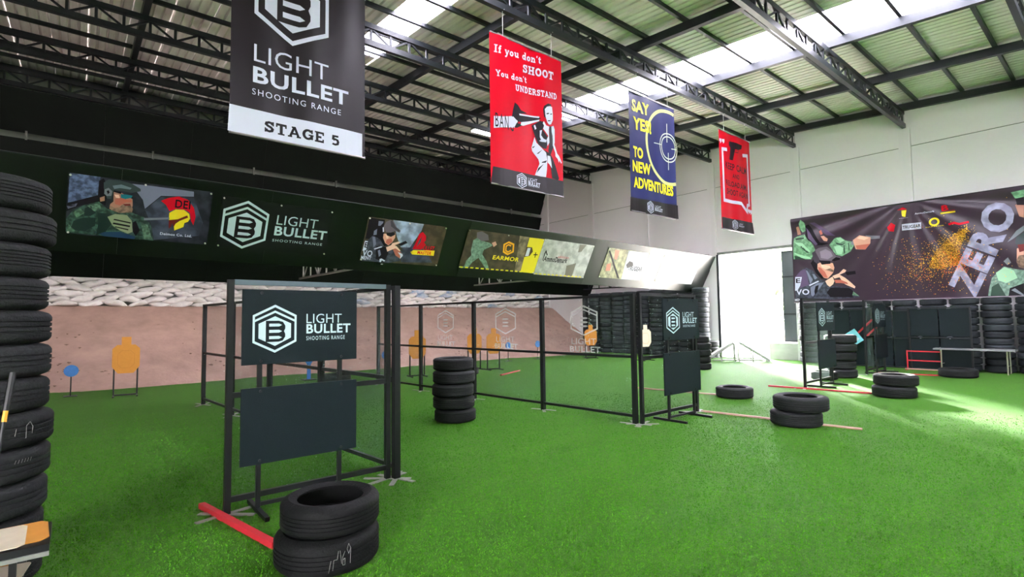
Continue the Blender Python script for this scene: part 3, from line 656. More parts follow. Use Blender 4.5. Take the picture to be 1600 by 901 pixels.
# ------------------------------------------------------------------ artwork outlines in banner coordinates (metres)
ART={"b1":[["L","emblem","white","black",1,[0.287,1.43,1.026,1.323]]
,["T","lettering","white",1,"LIGHT","light",[0.29,1.047],[1.025,0],[0,0.246]]
,["T","lettering","white",1,"BULLET","bold",[0.281,0.747],[1.346,0],[0,0.228]]
,["T","lettering","white",1,"SHOOTING RANGE","reg",[0.274,0.576],[1.235,0],[0,0.086]]
,["P","band","white",1,[[-0.003,0.369],[1.858,0.376],[1.859,0.006],[-0.02,0.004]]]
,["T","lettering","ink",2,"STAGE 5","slab",[0.437,0.094],[1.05,0],[0,0.157]]],
"b2":[["T","lettering","white",1,"If you don't","slab",[0.094,2.526],[1.218,0.137],[0.009,0.158]]
,["T","lettering","white",1,"SHOOT","slab",[0.822,2.35],[0.835,0.07],[0.003,0.169]]
,["T","lettering","white",1,"You don't","slab",[0.128,2.072],[0.795,0.085],[-0.003,0.125]]
,["T","lettering","white",1,"UNDERSTAND","slab",[0.618,1.917],[1.125,0.112],[-0.003,0.128]]
,["P","band","black",1,[[0.048,0.318],[1.904,0.328],[1.896,-0.005],[-0.005,-0.01]]]
,["L","emblem","white","black",2,[0.624,0.012,0.261,0.296]]
,["T","lettering","white",2,"LIGHT","light",[0.931,0.183],[0.236,0],[0,0.069]]
,["T","lettering","white",2,"BULLET","bold",[0.93,0.104],[0.311,0],[0,0.076]]
,["T","lettering","white",2,"SHOOTING RANGE","reg",[0.929,0.08],[0.291,0],[0,0.023]]
,["P","speech_tag","white",1,[[0.081,1.284],[0.272,1.315],[0.66,1.425],[0.663,1.302],[0.577,1.17],[0.319,1.117],[0.073,1.053]]]
,["T","lettering","ink",2,"BANG","reg",[0.107,1.087],[0.452,0],[0,0.276]]
,["P","figure","ink",2,[[0.596,1.677],[0.674,1.647],[0.755,1.561],[0.937,1.54],[0.701,1.477],[0.729,1.406],[0.66,1.275],[0.738,1.283],[0.762,1.247],[0.63,1.177],[0.548,1.189],[0.656,1.296],[0.661,1.325],[0.516,1.373],[0.547,1.527]]]
,["P","figure","ink",2,[[0.706,1.452],[1.236,1.543],[1.286,1.521],[1.171,1.445],[0.799,1.321],[0.668,1.318],[0.662,1.408]]]
,["P","figure","white",3,[[0.701,1.477],[0.948,1.511],[1.244,1.552],[1.235,1.518],[0.96,1.484],[0.71,1.446]]]
,["P","figure","white",3,[[0.751,1.319],[0.958,1.386],[1.242,1.487],[1.234,1.455],[0.957,1.329],[0.798,1.256],[0.738,1.26]]]
,["P","figure","white",3,[[0.447,1.356],[0.551,1.382],[0.656,1.315],[0.583,1.192],[0.443,1.151]]]
,["P","figure","ink",2,[[1.342,1.726],[1.37,1.801],[1.489,1.883],[1.581,1.884],[1.566,1.831],[1.408,1.762],[1.392,1.642],[1.416,1.551],[1.365,1.578]]]
,["P","figure","white",3,[[1.386,1.737],[1.448,1.803],[1.54,1.838],[1.598,1.833],[1.616,1.697],[1.613,1.559],[1.558,1.459],[1.499,1.44],[1.453,1.473],[1.404,1.587]]]
,["P","figure","ink",4,[[1.426,1.66],[1.497,1.687],[1.505,1.666],[1.436,1.637]]]
,["P","figure","ink",4,[[1.459,1.519],[1.549,1.544],[1.543,1.524],[1.469,1.5]]]
,["P","figure","ink",4,[[1.536,1.677],[1.595,1.696],[1.589,1.675],[1.541,1.659]]]
,["P","figure","ink",2,[[1.043,1.321],[1.26,1.466],[1.336,1.465],[1.36,1.385],[1.32,1.299],[1.408,1.222],[1.472,1.159],[1.443,1.018],[1.414,0.917],[1.324,0.908],[1.211,0.971],[1.126,1.123]]]
,["P","figure","white",3,[[1.098,1.334],[1.131,1.36],[1.167,1.287],[1.129,1.256]]]
,["P","figure","white",3,[[1.248,1.263],[1.307,1.286],[1.279,1.175],[1.341,1.112],[1.419,1.1],[1.404,1.049],[1.276,1.037],[1.225,1.049],[1.277,1.079],[1.245,1.13]]]
,["P","figure","white",3,[[1.355,1.479],[1.413,1.406],[1.504,1.398],[1.489,1.337],[1.501,1.069],[1.447,0.981],[1.424,1.11],[1.473,1.198],[1.384,1.275],[1.333,1.321],[1.36,1.385],[1.328,1.431]]]
,["P","figure","ink",3,[[1.504,1.417],[1.57,1.413],[1.621,0.997],[1.515,0.783],[1.466,0.888],[1.501,1.069]]]
,["P","figure","white",3,[[1.57,1.413],[1.631,1.447],[1.662,1.375],[1.66,1.102],[1.625,0.978],[1.58,1.066],[1.6,1.225],[1.567,1.315]]]
,["P","figure","white",3,[[1.113,1.101],[1.161,0.998],[1.311,0.896],[1.4,0.837],[1.435,0.691],[1.418,0.497],[1.388,0.33],[1.26,0.322],[1.11,0.331],[1.228,0.577],[1.2,0.666],[1.131,0.728],[1.045,0.805],[1.029,0.877]]]
,["P","figure","ink",4,[[1.054,0.891],[1.122,0.924],[1.097,0.891],[1.054,0.863]]]
,["P","figure","ink",4,[[1.196,0.486],[1.335,0.592],[1.225,0.463],[1.148,0.375]]]
,["P","figure","ink",4,[[1.157,0.771],[1.311,0.886],[1.207,0.781]]]
,["P","figure","ink",4,[[1.292,0.626],[1.422,0.679],[1.382,0.624],[1.279,0.605]]]
,["P","figure","ink",2,[[1.324,0.889],[1.517,0.841],[1.594,0.759],[1.67,0.618],[1.771,0.363],[1.743,0.324],[1.57,0.331],[1.548,0.481],[1.512,0.647],[1.435,0.691],[1.4,0.837]]]
,["P","figure","white",4,[[1.437,0.783],[1.515,0.783],[1.544,0.673],[1.562,0.541],[1.485,0.614],[1.439,0.634]]]
,["P","figure","white",3,[[1.628,1.095],[1.679,0.989],[1.725,0.881],[1.783,0.834],[1.855,0.71],[1.833,0.69],[1.786,0.756],[1.774,0.695],[1.741,0.767],[1.675,0.813],[1.671,0.89],[1.625,0.978]]]],
"b3":[["T","lettering","yellow",3,"SAY","heavy",[0.12,2.444],[0.663,0],[0,0.299]]
,["T","lettering","yellow",3,"YES!","heavy",[0.165,2.004],[0.692,0],[0,0.32]]
,["T","lettering","yellow",3,"TO","heavy",[0.136,1.315],[0.364,0],[0,0.273]]
,["T","lettering","yellow",3,"NEW","heavy",[0.092,0.955],[0.695,0],[0,0.277]]
,["T","lettering","yellow",3,"ADVENTURES","heavy",[0.122,0.569],[1.619,0],[0,0.274]]
,["A","sight_ring","olive",1,[1.604,1.822],0.95,0.085,74,287]
,["A","reticle","pale",2,[1.604,1.822],0.37,0.03,0,360]
,["A","reticle","pale",2,[1.604,1.822],0.29,0.03,0,360]
,["S","reticle","pale",2,0.022,[[1.57,2.451],[1.558,1.958]]]
,["S","reticle","pale",2,0.022,[[1.597,1.691],[1.587,1.24]]]
,["S","reticle","pale",2,0.022,[[0.97,1.824],[1.323,1.85]]]
,["S","reticle","pale",2,0.022,[[1.718,1.813],[1.943,1.835]]]
,["P","band","black",1,[[-0.025,0.321],[1.932,0.36],[1.954,0.001],[-0.051,-0.024]]]
,["L","emblem","white","black",2,[0.61,0.005,0.27,0.314]]
,["T","lettering","white",2,"LIGHT","light",[0.942,0.18],[0.256,0],[0,0.062]]
,["T","lettering","white",2,"BULLET","bold",[0.938,0.097],[0.334,0],[0,0.079]]],
"b4":[["P","pistol_print","ink",1,[[0.646,2.672],[0.862,2.69],[1.367,2.695],[1.341,2.57],[1.129,2.5],[0.94,2.49],[0.804,2.123],[0.606,2.117],[0.708,2.483],[0.614,2.553]]]
,["S","pistol_print","ink",1,0.02,[[0.917,2.387],[1.106,2.404],[1.137,2.502]]]
,["S","speech_frame","white",1,0.1,[[0.474,2.385],[0.191,2.352],[0.202,0.837],[1.209,0.864],[1.555,0.651],[1.595,0.855],[1.738,0.894],[1.721,2.431],[1.391,2.38]]]
,["P","quote_mark","white",1,[[0.021,2.628],[0.16,2.647],[0.147,2.556],[0.062,2.485],[0.074,2.552],[0.023,2.545]]]
,["P","quote_mark","white",1,[[0.189,2.645],[0.33,2.664],[0.317,2.572],[0.231,2.501],[0.243,2.569],[0.191,2.561]]]
,["P","quote_mark","white",1,[[1.627,0.744],[1.785,0.751],[1.769,0.657],[1.673,0.59],[1.686,0.659],[1.629,0.656]]]
,["P","quote_mark","white",1,[[1.759,0.74],[1.918,0.748],[1.902,0.653],[1.805,0.585],[1.819,0.655],[1.76,0.652]]]
,["T","lettering","ink",1,"KEEP CALM","bold",[0.344,1.808],[1.262,0],[0,0.211]]
,["T","lettering","ink",1,"AND","bold",[0.756,1.578],[0.376,0],[0,0.14]]
,["T","lettering","ink",1,"RELOAD,AIM,","bold",[0.336,1.281],[1.26,0],[0,0.194]]
,["T","lettering","ink",1,"SHOOT AGAIN","bold",[0.364,1.049],[1.294,0],[0,0.175]]
,["P","band","black",1,[[0.021,0.327],[1.919,0.353],[1.991,-0.002],[0.025,-0.03]]]
,["L","emblem","white","black",2,[0.651,0.016,0.286,0.31]]
,["T","lettering","white",2,"LIGHT","light",[1.0,0.196],[0.256,0],[0,0.046]]
,["T","lettering","white",2,"BULLET","bold",[0.996,0.137],[0.335,0],[0,0.043]]],
"N1":[["P","scenery_print","blue_grey",1,[[-0.148,1.369],[0.236,1.354],[0.221,0.993],[-0.156,0.854]]]
,["P","scenery_print","ink",2,[[-0.166,0.84],[0.089,0.973],[0.26,1.054],[0.266,0.931],[-0.006,0.823],[-0.171,0.704]]]
,["P","scenery_print","sky_dim",2,[[-0.174,0.798],[-0.038,0.859],[-0.056,0.802],[-0.153,0.747]]]
,["P","figure_print","ink",2,[[0.219,1.277],[0.278,1.328],[0.348,1.178],[0.321,0.87],[0.214,0.924]]]
,["P","figure_print","camo",3,[[-0.191,0.346],[-0.183,0.58],[-0.093,0.729],[0.053,0.845],[0.235,0.927],[0.345,0.818],[0.519,0.772],[0.693,0.796],[0.815,0.74],[0.843,0.315],[0.325,0.333],[0.011,0.341]]]
,["P","figure_print","camo_light",4,[[-0.092,0.688],[-0.005,0.782],[0.059,0.709],[-0.039,0.613]]]
,["P","figure_print","camo_dark",4,[[0.056,0.791],[0.135,0.843],[0.202,0.728],[0.132,0.663],[0.051,0.653]]]
,["P","figure_print","camo_light",4,[[0.084,0.836],[0.236,0.899],[0.271,0.822],[0.18,0.753]]]
,["P","figure_print","camo_dark",4,[[-0.104,0.439],[-0.077,0.553],[0.042,0.624],[0.206,0.645],[0.201,0.504],[0.071,0.39],[-0.042,0.391]]]
,["P","figure_print","camo_light",4,[[-0.135,0.491],[-0.104,0.439],[-0.041,0.377],[-0.091,0.358],[-0.162,0.377]]]
,["P","figure_print","camo_dark",4,[[0.223,0.731],[0.37,0.738],[0.422,0.56],[0.343,0.407],[0.219,0.336],[0.242,0.538]]]
,["P","figure_print","navy_dim",4,[[0.196,0.39],[0.538,0.43],[0.765,0.367],[0.746,0.313],[0.326,0.331]]]
,["P","figure_print","skin_dim",4,[[0.419,1.135],[0.521,1.123],[0.679,1.036],[0.688,0.924],[0.67,0.822],[0.519,0.772],[0.376,0.823],[0.383,0.907],[0.423,0.955]]]
,["P","figure_print","skin_light",5,[[0.429,1.081],[0.491,1.084],[0.51,1.024],[0.451,1.029]]]
,["P","figure_print","skin_red",5,[[0.442,1.0],[0.525,1.041],[0.614,1.012],[0.668,1.021],[0.671,0.979],[0.595,0.967],[0.512,0.898],[0.446,0.917]]]
,["P","figure_print","beard",6,[[0.374,0.878],[0.45,0.847],[0.513,0.87],[0.553,0.933],[0.652,0.933],[0.694,0.868],[0.687,0.803],[0.519,0.769],[0.398,0.805]]]
,["P","figure_print","maroon",7,[[0.548,0.932],[0.651,0.95],[0.661,0.92],[0.587,0.907]]]
,["P","figure_print","cap_grey",6,[[0.281,1.261],[0.341,1.326],[0.487,1.338],[0.662,1.3],[0.777,1.235],[0.782,1.194],[0.661,1.146],[0.541,1.154],[0.433,1.164],[0.413,1.134],[0.389,0.992],[0.336,0.997],[0.286,1.167]]]
,["P","figure_print","cap_pale",7,[[0.398,1.227],[0.513,1.267],[0.656,1.229],[0.636,1.201],[0.495,1.202],[0.422,1.174]]]
,["P","figure_print","teal",7,[[0.513,1.101],[0.587,1.106],[0.677,1.099],[0.661,1.059],[0.581,1.024],[0.52,1.037]]]
,["P","figure_print","ink",6,[[0.391,1.157],[0.52,1.137],[0.517,1.102],[0.425,1.122]]]
,["P","figure_print","steel",8,[[0.297,1.149],[0.348,1.184],[0.401,1.132],[0.391,1.054],[0.334,1.038],[0.296,1.073]]]
,["P","figure_print","ink",9,[[0.324,1.126],[0.35,1.144],[0.367,1.106],[0.343,1.074]]]
,["P","figure_print","skin_dim",4,[[0.242,0.997],[0.303,1.033],[0.307,0.951],[0.25,0.929]]]
,["P","figure_print","glove",6,[[0.357,0.679],[0.455,0.742],[0.619,0.743],[0.691,0.652],[0.715,0.45],[0.649,0.413],[0.536,0.458],[0.434,0.533]]]
,["P","figure_print","ink",7,[[0.432,0.561],[0.442,0.591],[0.674,0.562],[0.67,0.533]]]
,["P","figure_print","ink",7,[[0.439,0.634],[0.449,0.656],[0.682,0.621],[0.677,0.599]]]
,["P","figure_print","ink",7,[[0.468,0.508],[0.467,0.525],[0.656,0.494],[0.652,0.472]]]
,["P","figure_print","ink",7,[[0.704,0.624],[0.747,0.659],[0.814,0.491],[0.764,0.382],[0.72,0.451]]]
,["P","scenery_print","pale_dim",1,[[0.64,1.299],[0.918,1.312],[1.558,1.309],[1.567,1.217],[1.074,1.157],[0.862,0.89],[0.823,1.046]]]
,["P","scenery_print","slate",1,[[0.863,0.872],[1.075,1.14],[1.569,1.198],[1.756,0.745],[1.717,0.485],[1.032,0.334],[0.965,0.646]]]
,["P","figure_print","camo",3,[[0.727,0.78],[0.857,0.743],[0.968,0.609],[1.026,0.318],[0.698,0.332]]]
,["P","figure_print","camo_light",4,[[0.822,0.628],[0.925,0.604],[1.001,0.35],[0.885,0.337]]]
,["P","rifle_print","steel",5,[[0.859,0.725],[1.229,0.783],[1.232,0.748],[0.861,0.683]]]
,["P","helmet_print","red",2,[[1.08,1.068],[1.193,1.14],[1.339,1.185],[1.48,1.147],[1.586,1.012],[1.629,0.845],[1.61,0.679],[1.563,0.76],[1.533,0.909],[1.451,0.955],[1.328,0.96],[1.22,0.9],[1.159,1.006]]]
,["P","helmet_print","yellow",3,[[1.22,0.866],[1.314,0.945],[1.436,0.953],[1.523,0.889],[1.547,0.796],[1.518,0.735],[1.466,0.705],[1.457,0.627],[1.322,0.544],[1.308,0.651],[1.393,0.738],[1.223,0.735]]]
,["P","helmet_print","maroon",4,[[1.223,0.731],[1.36,0.764],[1.495,0.854],[1.514,0.815],[1.393,0.738],[1.336,0.689],[1.309,0.613],[1.293,0.649],[1.278,0.685],[1.266,0.608],[1.236,0.566]]]
,["T","lettering","ink",4,"DEI","bold",[1.297,0.974],[0.232,0],[0,0.152]]
,["T","lettering","white",4,"Deimos Co. Ltd.","bold",[1.113,0.442],[0.491,0],[0,0.05]]],
"N2":[["L","emblem","mint","black",1,[2.062,0.299,0.806,0.975]]
,["T","lettering","mint",1,"LIGHT","light",[3.023,0.871],[0.81,0],[0,0.197]]
,["T","lettering","mint",1,"BULLET","bold",[3.011,0.64],[1.05,0],[0,0.197]]
,["T","lettering","mint",1,"SHOOTING RANGE","reg",[2.997,0.509],[1.003,0],[0,0.053]]],
"N3":[["P","scenery_print","sky_grey",1,[[5.486,1.283],[6.284,1.29],[6.263,1.11],[6.069,0.667],[5.839,0.645],[5.68,0.885]]]
,["P","scenery_print","slate",1,[[5.871,0.648],[6.145,0.773],[6.513,0.643],[6.782,0.326],[5.93,0.278]]]
,["P","sponsor_mark","red",3,[[6.217,1.024],[6.304,1.086],[6.419,0.998],[6.446,0.885],[6.408,0.832],[6.477,0.773],[6.388,0.645],[6.142,0.638],[6.195,0.843]]]
,["P","sponsor_mark","slate",4,[[6.316,0.978],[6.309,0.822],[6.233,0.699],[6.259,0.866]]]
,["P","sponsor_mark","yellow",3,[[6.103,0.556],[6.17,0.611],[6.759,0.648],[6.77,0.51],[6.164,0.5]]]
,["P","sponsor_mark","white",3,[[4.931,0.72],[5.042,0.716],[5.011,0.505],[4.922,0.478]]]
,["P","scenery_print","ink",2,[[4.915,1.265],[5.288,1.258],[5.306,0.793],[4.931,0.766]]]
,["P","scenery_print","pale_dim",3,[[5.087,0.971],[5.15,1.029],[5.168,0.892],[5.096,0.872]]]
,["P","scenery_print","pale_dim",3,[[5.145,1.215],[5.259,1.217],[5.245,1.115],[5.158,1.105]]]
,["P","figure_print","jacket",3,[[4.998,0.748],[5.074,0.857],[5.21,0.821],[5.362,0.722],[5.465,0.615],[5.64,0.553],[5.852,0.572],[5.932,0.473],[5.89,0.307],[5.612,0.219],[4.934,0.232],[4.954,0.49]]]
,["P","figure_print","jacket_light",4,[[5.08,0.832],[5.142,0.839],[5.206,0.667],[5.16,0.586]]]
,["P","figure_print","ink",4,[[5.217,0.617],[5.462,0.628],[5.553,0.466],[5.497,0.25],[5.273,0.311]]]
,["P","figure_print","jacket_light",5,[[5.278,0.52],[5.323,0.55],[5.378,0.425],[5.338,0.369]]]
,["P","figure_print","white",5,[[5.173,0.555],[5.33,0.631],[5.371,0.626],[5.35,0.604],[5.197,0.536]]]
,["P","figure_print","white",5,[[5.369,0.319],[5.411,0.336],[5.514,0.291],[5.494,0.263],[5.435,0.291],[5.409,0.23],[5.378,0.254]]]
,["P","figure_print","ink",4,[[5.159,1.042],[5.255,1.179],[5.332,0.961],[5.505,0.671],[5.408,0.636],[5.265,0.801],[5.177,0.906]]]
,["P","figure_print","skin",5,[[5.325,0.935],[5.616,0.981],[5.631,0.866],[5.59,0.758],[5.505,0.671],[5.416,0.714],[5.335,0.834]]]
,["P","figure_print","skin_light",6,[[5.366,0.927],[5.417,0.933],[5.476,0.849],[5.43,0.819]]]
,["P","figure_print","skin_red",6,[[5.433,0.806],[5.543,0.844],[5.587,0.77],[5.502,0.684],[5.425,0.728]]]
,["P","figure_print","cap_purple",6,[[5.285,1.108],[5.322,1.225],[5.414,1.275],[5.496,1.26],[5.609,1.121],[5.726,1.055],[5.719,0.999],[5.604,1.031],[5.484,0.979],[5.367,0.978]]]
,["P","figure_print","cap_dim",7,[[5.417,1.262],[5.469,1.263],[5.564,1.141],[5.705,1.056],[5.688,1.015],[5.582,1.067],[5.462,1.129]]]
,["P","figure_print","white",6,[[5.266,1.08],[5.295,1.09],[5.326,0.986],[5.297,0.97]]]
,["P","figure_print","ink",7,[[5.385,0.955],[5.547,0.992],[5.619,0.968],[5.601,0.934],[5.521,0.88],[5.41,0.906]]]
,["P","figure_print","skin_light",7,[[5.459,0.615],[5.57,0.677],[5.596,0.732],[5.745,0.787],[5.789,0.771],[5.757,0.735],[5.661,0.686],[5.72,0.666],[5.839,0.571],[5.832,0.544],[5.736,0.601],[5.693,0.611],[5.633,0.579],[5.515,0.515]]]
,["P","figure_print","skin_red",6,[[5.627,0.604],[5.733,0.614],[5.865,0.52],[5.919,0.471],[5.874,0.373],[5.751,0.43]]]
,["P","figure_print","white",8,[[5.782,0.526],[5.914,0.491],[5.932,0.446],[5.877,0.36],[5.871,0.44]]]
,["P","pistol_print","ink",8,[[5.734,0.72],[5.913,0.824],[5.974,0.777],[5.825,0.683]]]
,["T","lettering","red",4,"ULLET","bold",[6.426,0.635],[0.31,0],[0,0.116]]
,["T","lettering","red",4,"MASTER","bold",[6.297,0.523],[0.388,0],[0,0.085]]
,["T","lettering","white",4,"VO","bold",[4.933,0.358],[0.233,0],[0,0.145]]
,["T","lettering","white",4,"MENT","bold",[4.92,0.275],[0.243,0],[0,0.086]]
,["T","lettering","ink",4,"E","bold",[4.943,0.56],[0.071,0],[0,0.13]]],
"N4":[["P","scenery_print","tan",1,[[9.274,1.312],[9.624,1.325],[9.691,0.266],[9.474,0.279]]]
,["P","figure_print","cap_purple",3,[[7.845,1.252],[7.994,1.293],[8.218,1.221],[8.286,1.081],[8.082,1.031],[7.885,1.112]]]
,["P","figure_print","jacket_green",2,[[7.8,1.031],[7.912,1.115],[8.108,1.038],[8.347,1.013],[8.463,0.95],[8.216,0.802],[8.21,0.647],[7.878,0.618],[7.819,0.741]]]
,["P","figure_print","jacket_green",2,[[7.876,0.623],[8.206,0.676],[8.414,0.492],[8.589,0.242],[8.458,0.277],[8.121,0.569],[7.966,0.432],[7.877,0.27],[7.638,0.234],[7.751,0.316],[7.759,0.465]]]
,["P","figure_print","skin",3,[[8.404,1.019],[8.509,1.072],[8.587,0.987],[8.5,0.913]]]
,["P","colour_panel","yellow",2,[[9.634,1.3],[10.203,1.321],[10.237,0.254],[9.692,0.264]]]
,["P","cup_print","brown",3,[[9.628,1.024],[9.842,1.026],[9.917,0.905],[9.846,0.765],[9.656,0.717]]]
,["P","cup_print","white",4,[[9.682,0.995],[9.792,1.0],[9.807,0.761],[9.678,0.745]]]
,["S","cup_print","ink",3,0.03,[[9.977,0.816],[10.124,0.829]]]
,["S","cup_print","ink",3,0.03,[[10.03,0.894],[10.061,0.734]]]
,["T","lettering","yellow",3,"EARMOR","bold",[8.576,0.566],[0.921,0],[0,0.121]]
,["S","sponsor_mark","amber",3,0.05,[[8.965,1.093],[9.147,1.048],[9.205,0.841],[9.051,0.749],[8.885,0.807],[8.832,1.011],[8.965,1.093]]]
,["S","sponsor_mark","amber",3,0.04,[[9.078,0.997],[8.982,1.021],[8.916,0.974],[8.946,0.849],[9.037,0.813],[9.124,0.873]]]],
"N5":[["T","lettering","ink",2,"AmmoDemark","bold",[10.422,0.653],[0.967,0],[0,0.17]]
,["P","sponsor_mark","ink",2,[[10.399,1.003],[10.52,0.849],[10.491,0.833],[10.418,0.923],[10.403,0.784],[10.419,0.661],[10.392,0.667],[10.375,0.892]]]
,["T","lettering","red",2,"addition","reg",[10.953,0.796],[0.447,0],[0,0.086]]
,["P","scenery_print","stone",1,[[11.422,0.581],[11.795,0.696],[11.803,0.254],[11.488,0.265]]]
,["P","scenery_print","stone",1,[[11.672,1.292],[11.979,1.308],[11.851,1.079],[11.713,1.038]]]],
"N6":[["P","pole_print","ink",2,[[13.047,1.222],[13.134,1.23],[14.08,0.312],[13.981,0.307]]]
,["P","colour_panel","pale_grey",1,[[14.027,1.312],[15.137,1.329],[15.21,0.295],[14.192,0.287]]]
,["P","scenery_print","rust",1,[[13.351,1.279],[13.59,1.272],[13.614,0.948],[13.476,0.967]]]
,["P","scenery_print","rust",1,[[13.2,0.768],[13.388,0.812],[13.483,0.55],[13.258,0.535]]]
,["T","lettering","ink",2,"TRUGEAR","bold",[14.346,0.622],[0.766,0],[0,0.168]]
,["P","sponsor_mark","ink",2,[[14.272,0.955],[14.472,0.924],[14.561,0.808],[14.282,0.695],[14.173,0.81]]]],
"N7":[["S","sponsor_mark","pale_grey",1,0.05,[[16.22,1.14],[16.563,1.298],[16.875,1.191]]]],
"W":[["P","figure_print","green_shirt",1,[[0.075,2.265],[0.193,2.32],[0.424,2.36],[0.562,2.203],[0.71,1.944],[0.751,1.802],[0.611,1.474],[0.045,1.528]]]
,["P","figure_print","green_shirt",1,[[0.277,2.748],[0.348,2.877],[0.472,2.736],[0.461,2.476],[0.362,2.438],[0.286,2.571]]]
,["P","figure_print","skin_dim",2,[[0.174,2.639],[0.257,2.663],[0.311,2.375],[0.196,2.372]]]
,["P","figure_print","shirt_light",2,[[0.102,2.12],[0.379,2.052],[0.607,1.749],[0.558,1.72],[0.261,1.961]]]
,["P","figure_print","shirt_light",2,[[0.071,1.771],[0.233,1.684],[0.582,1.545],[0.595,1.484],[0.325,1.536],[0.102,1.698]]]
,["P","figure_print","shirt_dark",2,[[0.261,1.961],[0.342,1.952],[0.573,1.701],[0.493,1.709]]]
,["P","figure_print","shirt_dark",2,[[0.125,2.258],[0.419,2.256],[0.417,2.204],[0.155,2.184]]]
,["P","figure_print","shirt_dark",2,[[0.083,1.647],[0.245,1.596],[0.42,1.492],[0.094,1.523]]]
,["P","figure_print","ink",2,[[0.468,2.65],[0.582,2.685],[0.671,2.534],[0.773,2.314],[0.916,2.022],[1.189,1.955],[0.973,1.913],[0.819,1.931],[0.559,2.134],[0.454,2.304]]]
,["P","figure_print","violet",3,[[0.482,2.595],[0.558,2.481],[0.851,1.962],[0.788,1.935],[0.562,2.203]]]
,["P","figure_print","violet",3,[[0.616,2.732],[0.774,2.726],[1.293,2.278],[1.393,2.181],[1.14,2.231],[0.904,2.467]]]
,["P","figure_print","skin",3,[[0.956,2.221],[1.048,2.226],[1.165,2.11],[1.131,2.03],[1.041,2.058]]]
,["P","figure_print","skin_red",3,[[0.901,2.399],[0.966,2.458],[1.02,2.298],[0.957,2.255]]]
,["P","figure_print","green_shirt",2,[[1.187,1.905],[1.329,2.073],[1.376,2.117],[1.524,2.131],[1.664,1.998],[1.835,1.944],[1.929,1.819],[1.821,1.619],[1.555,1.482],[1.381,1.55],[1.297,1.675]]]
,["P","figure_print","shirt_light",3,[[1.319,1.84],[1.498,1.852],[1.61,1.74],[1.558,1.548],[1.412,1.58]]]
,["P","figure_print","shirt_light",3,[[1.405,2.096],[1.524,2.115],[1.65,1.999],[1.516,1.95]]]
,["P","figure_print","shirt_dark",4,[[1.384,1.966],[1.573,1.893],[1.69,1.929],[1.57,1.844],[1.396,1.898]]]
,["P","figure_print","shirt_dark",4,[[1.614,1.839],[1.643,1.836],[1.662,1.603],[1.616,1.542]]]
,["P","figure_print","shirt_dark",4,[[1.747,1.905],[1.776,1.902],[1.795,1.687],[1.765,1.658]]]
,["P","figure_print","steel",4,[[1.833,1.895],[1.878,1.955],[1.96,1.88],[1.928,1.802],[1.858,1.827]]]
,["P","figure_print","skin",5,[[1.894,1.976],[2.088,2.109],[2.391,2.011],[2.376,1.819],[2.235,1.634],[1.966,1.671]]]
,["P","figure_print","skin_red",6,[[1.971,1.789],[2.209,1.8],[2.369,1.801],[2.235,1.634],[2.001,1.675]]]
,["P","figure_print","skin_light",6,[[2.016,2.02],[2.12,2.077],[2.351,1.997],[2.215,1.936]]]
,["P","pistol_print","steel",4,[[2.255,2.083],[2.652,2.023],[2.648,1.932],[2.349,1.954]]]
,["P","sponsor_mark","red",2,[[2.848,2.256],[2.955,2.392],[3.053,2.302],[3.013,2.101],[2.874,2.138]]]
,["P","figure_print","jacket",3,[[0.087,0.914],[0.254,1.126],[0.444,1.199],[0.664,1.071],[0.833,0.796],[1.064,0.652],[1.251,0.512],[1.773,0.441],[1.84,0.313],[2.012,0.119],[1.155,0.067],[0.765,0.125],[0.04,0.04]]]
,["P","figure_print","violet",4,[[0.087,0.914],[0.253,1.103],[0.422,1.157],[0.474,0.931],[0.522,0.596],[0.228,0.502],[0.085,0.621]]]
,["P","figure_print","jacket_light",5,[[0.43,1.112],[0.481,1.085],[0.651,0.765],[0.563,0.616],[0.512,0.862]]]
,["P","figure_print","jacket_light",5,[[0.639,0.963],[0.7,0.959],[0.794,0.821],[0.711,0.761]]]
,["P","figure_print","white",6,[[0.517,0.592],[0.81,0.722],[0.849,0.697],[0.54,0.556]]]
,["P","figure_print","jacket_light",5,[[0.559,0.506],[0.787,0.647],[0.985,0.656],[0.86,0.49],[0.627,0.196],[0.568,0.242]]]
,["P","figure_print","ink",6,[[0.722,0.541],[0.824,0.579],[0.775,0.364],[0.689,0.237],[0.675,0.369]]]
,["P","figure_print","ink",5,[[1.173,0.473],[1.735,0.422],[1.84,0.313],[1.796,0.128],[1.159,0.153],[1.049,0.308]]]
,["P","figure_print","green_shirt",6,[[1.799,0.19],[1.831,0.313],[1.996,0.151]]]
,["P","figure_print","ink",5,[[0.594,1.341],[0.681,1.466],[0.817,1.365],[0.842,1.014],[1.03,0.783],[0.912,0.791],[0.761,0.976]]]
,["P","figure_print","skin",6,[[0.815,1.3],[0.896,1.336],[1.284,1.28],[1.32,1.127],[1.27,0.96],[1.108,0.778],[0.992,0.807],[0.807,1.126]]]
,["P","figure_print","skin_red",7,[[0.83,1.189],[0.908,1.161],[1.039,0.999],[1.109,0.799],[0.993,0.829],[0.881,0.989]]]
,["P","figure_print","skin_light",7,[[0.913,1.269],[1.184,1.202],[1.219,1.114],[1.063,1.083],[0.948,1.158]]]
,["P","figure_print","beard",7,[[1.043,1.085],[1.2,1.115],[1.293,1.043],[1.271,0.981],[1.138,1.034]]]
,["P","figure_print","cap_dim",7,[[0.649,1.689],[0.774,1.764],[0.725,1.571],[0.817,1.365],[0.795,1.302],[0.698,1.398]]]
,["P","figure_print","cap_purple",7,[[0.734,1.769],[0.877,1.841],[1.115,1.857],[1.263,1.69],[1.39,1.505],[1.511,1.472],[1.517,1.386],[1.386,1.42],[1.249,1.358],[0.899,1.401],[0.826,1.561]]]
,["P","figure_print","cap_light",8,[[0.892,1.708],[1.073,1.775],[1.224,1.672],[1.294,1.515],[1.136,1.422],[0.922,1.486]]]
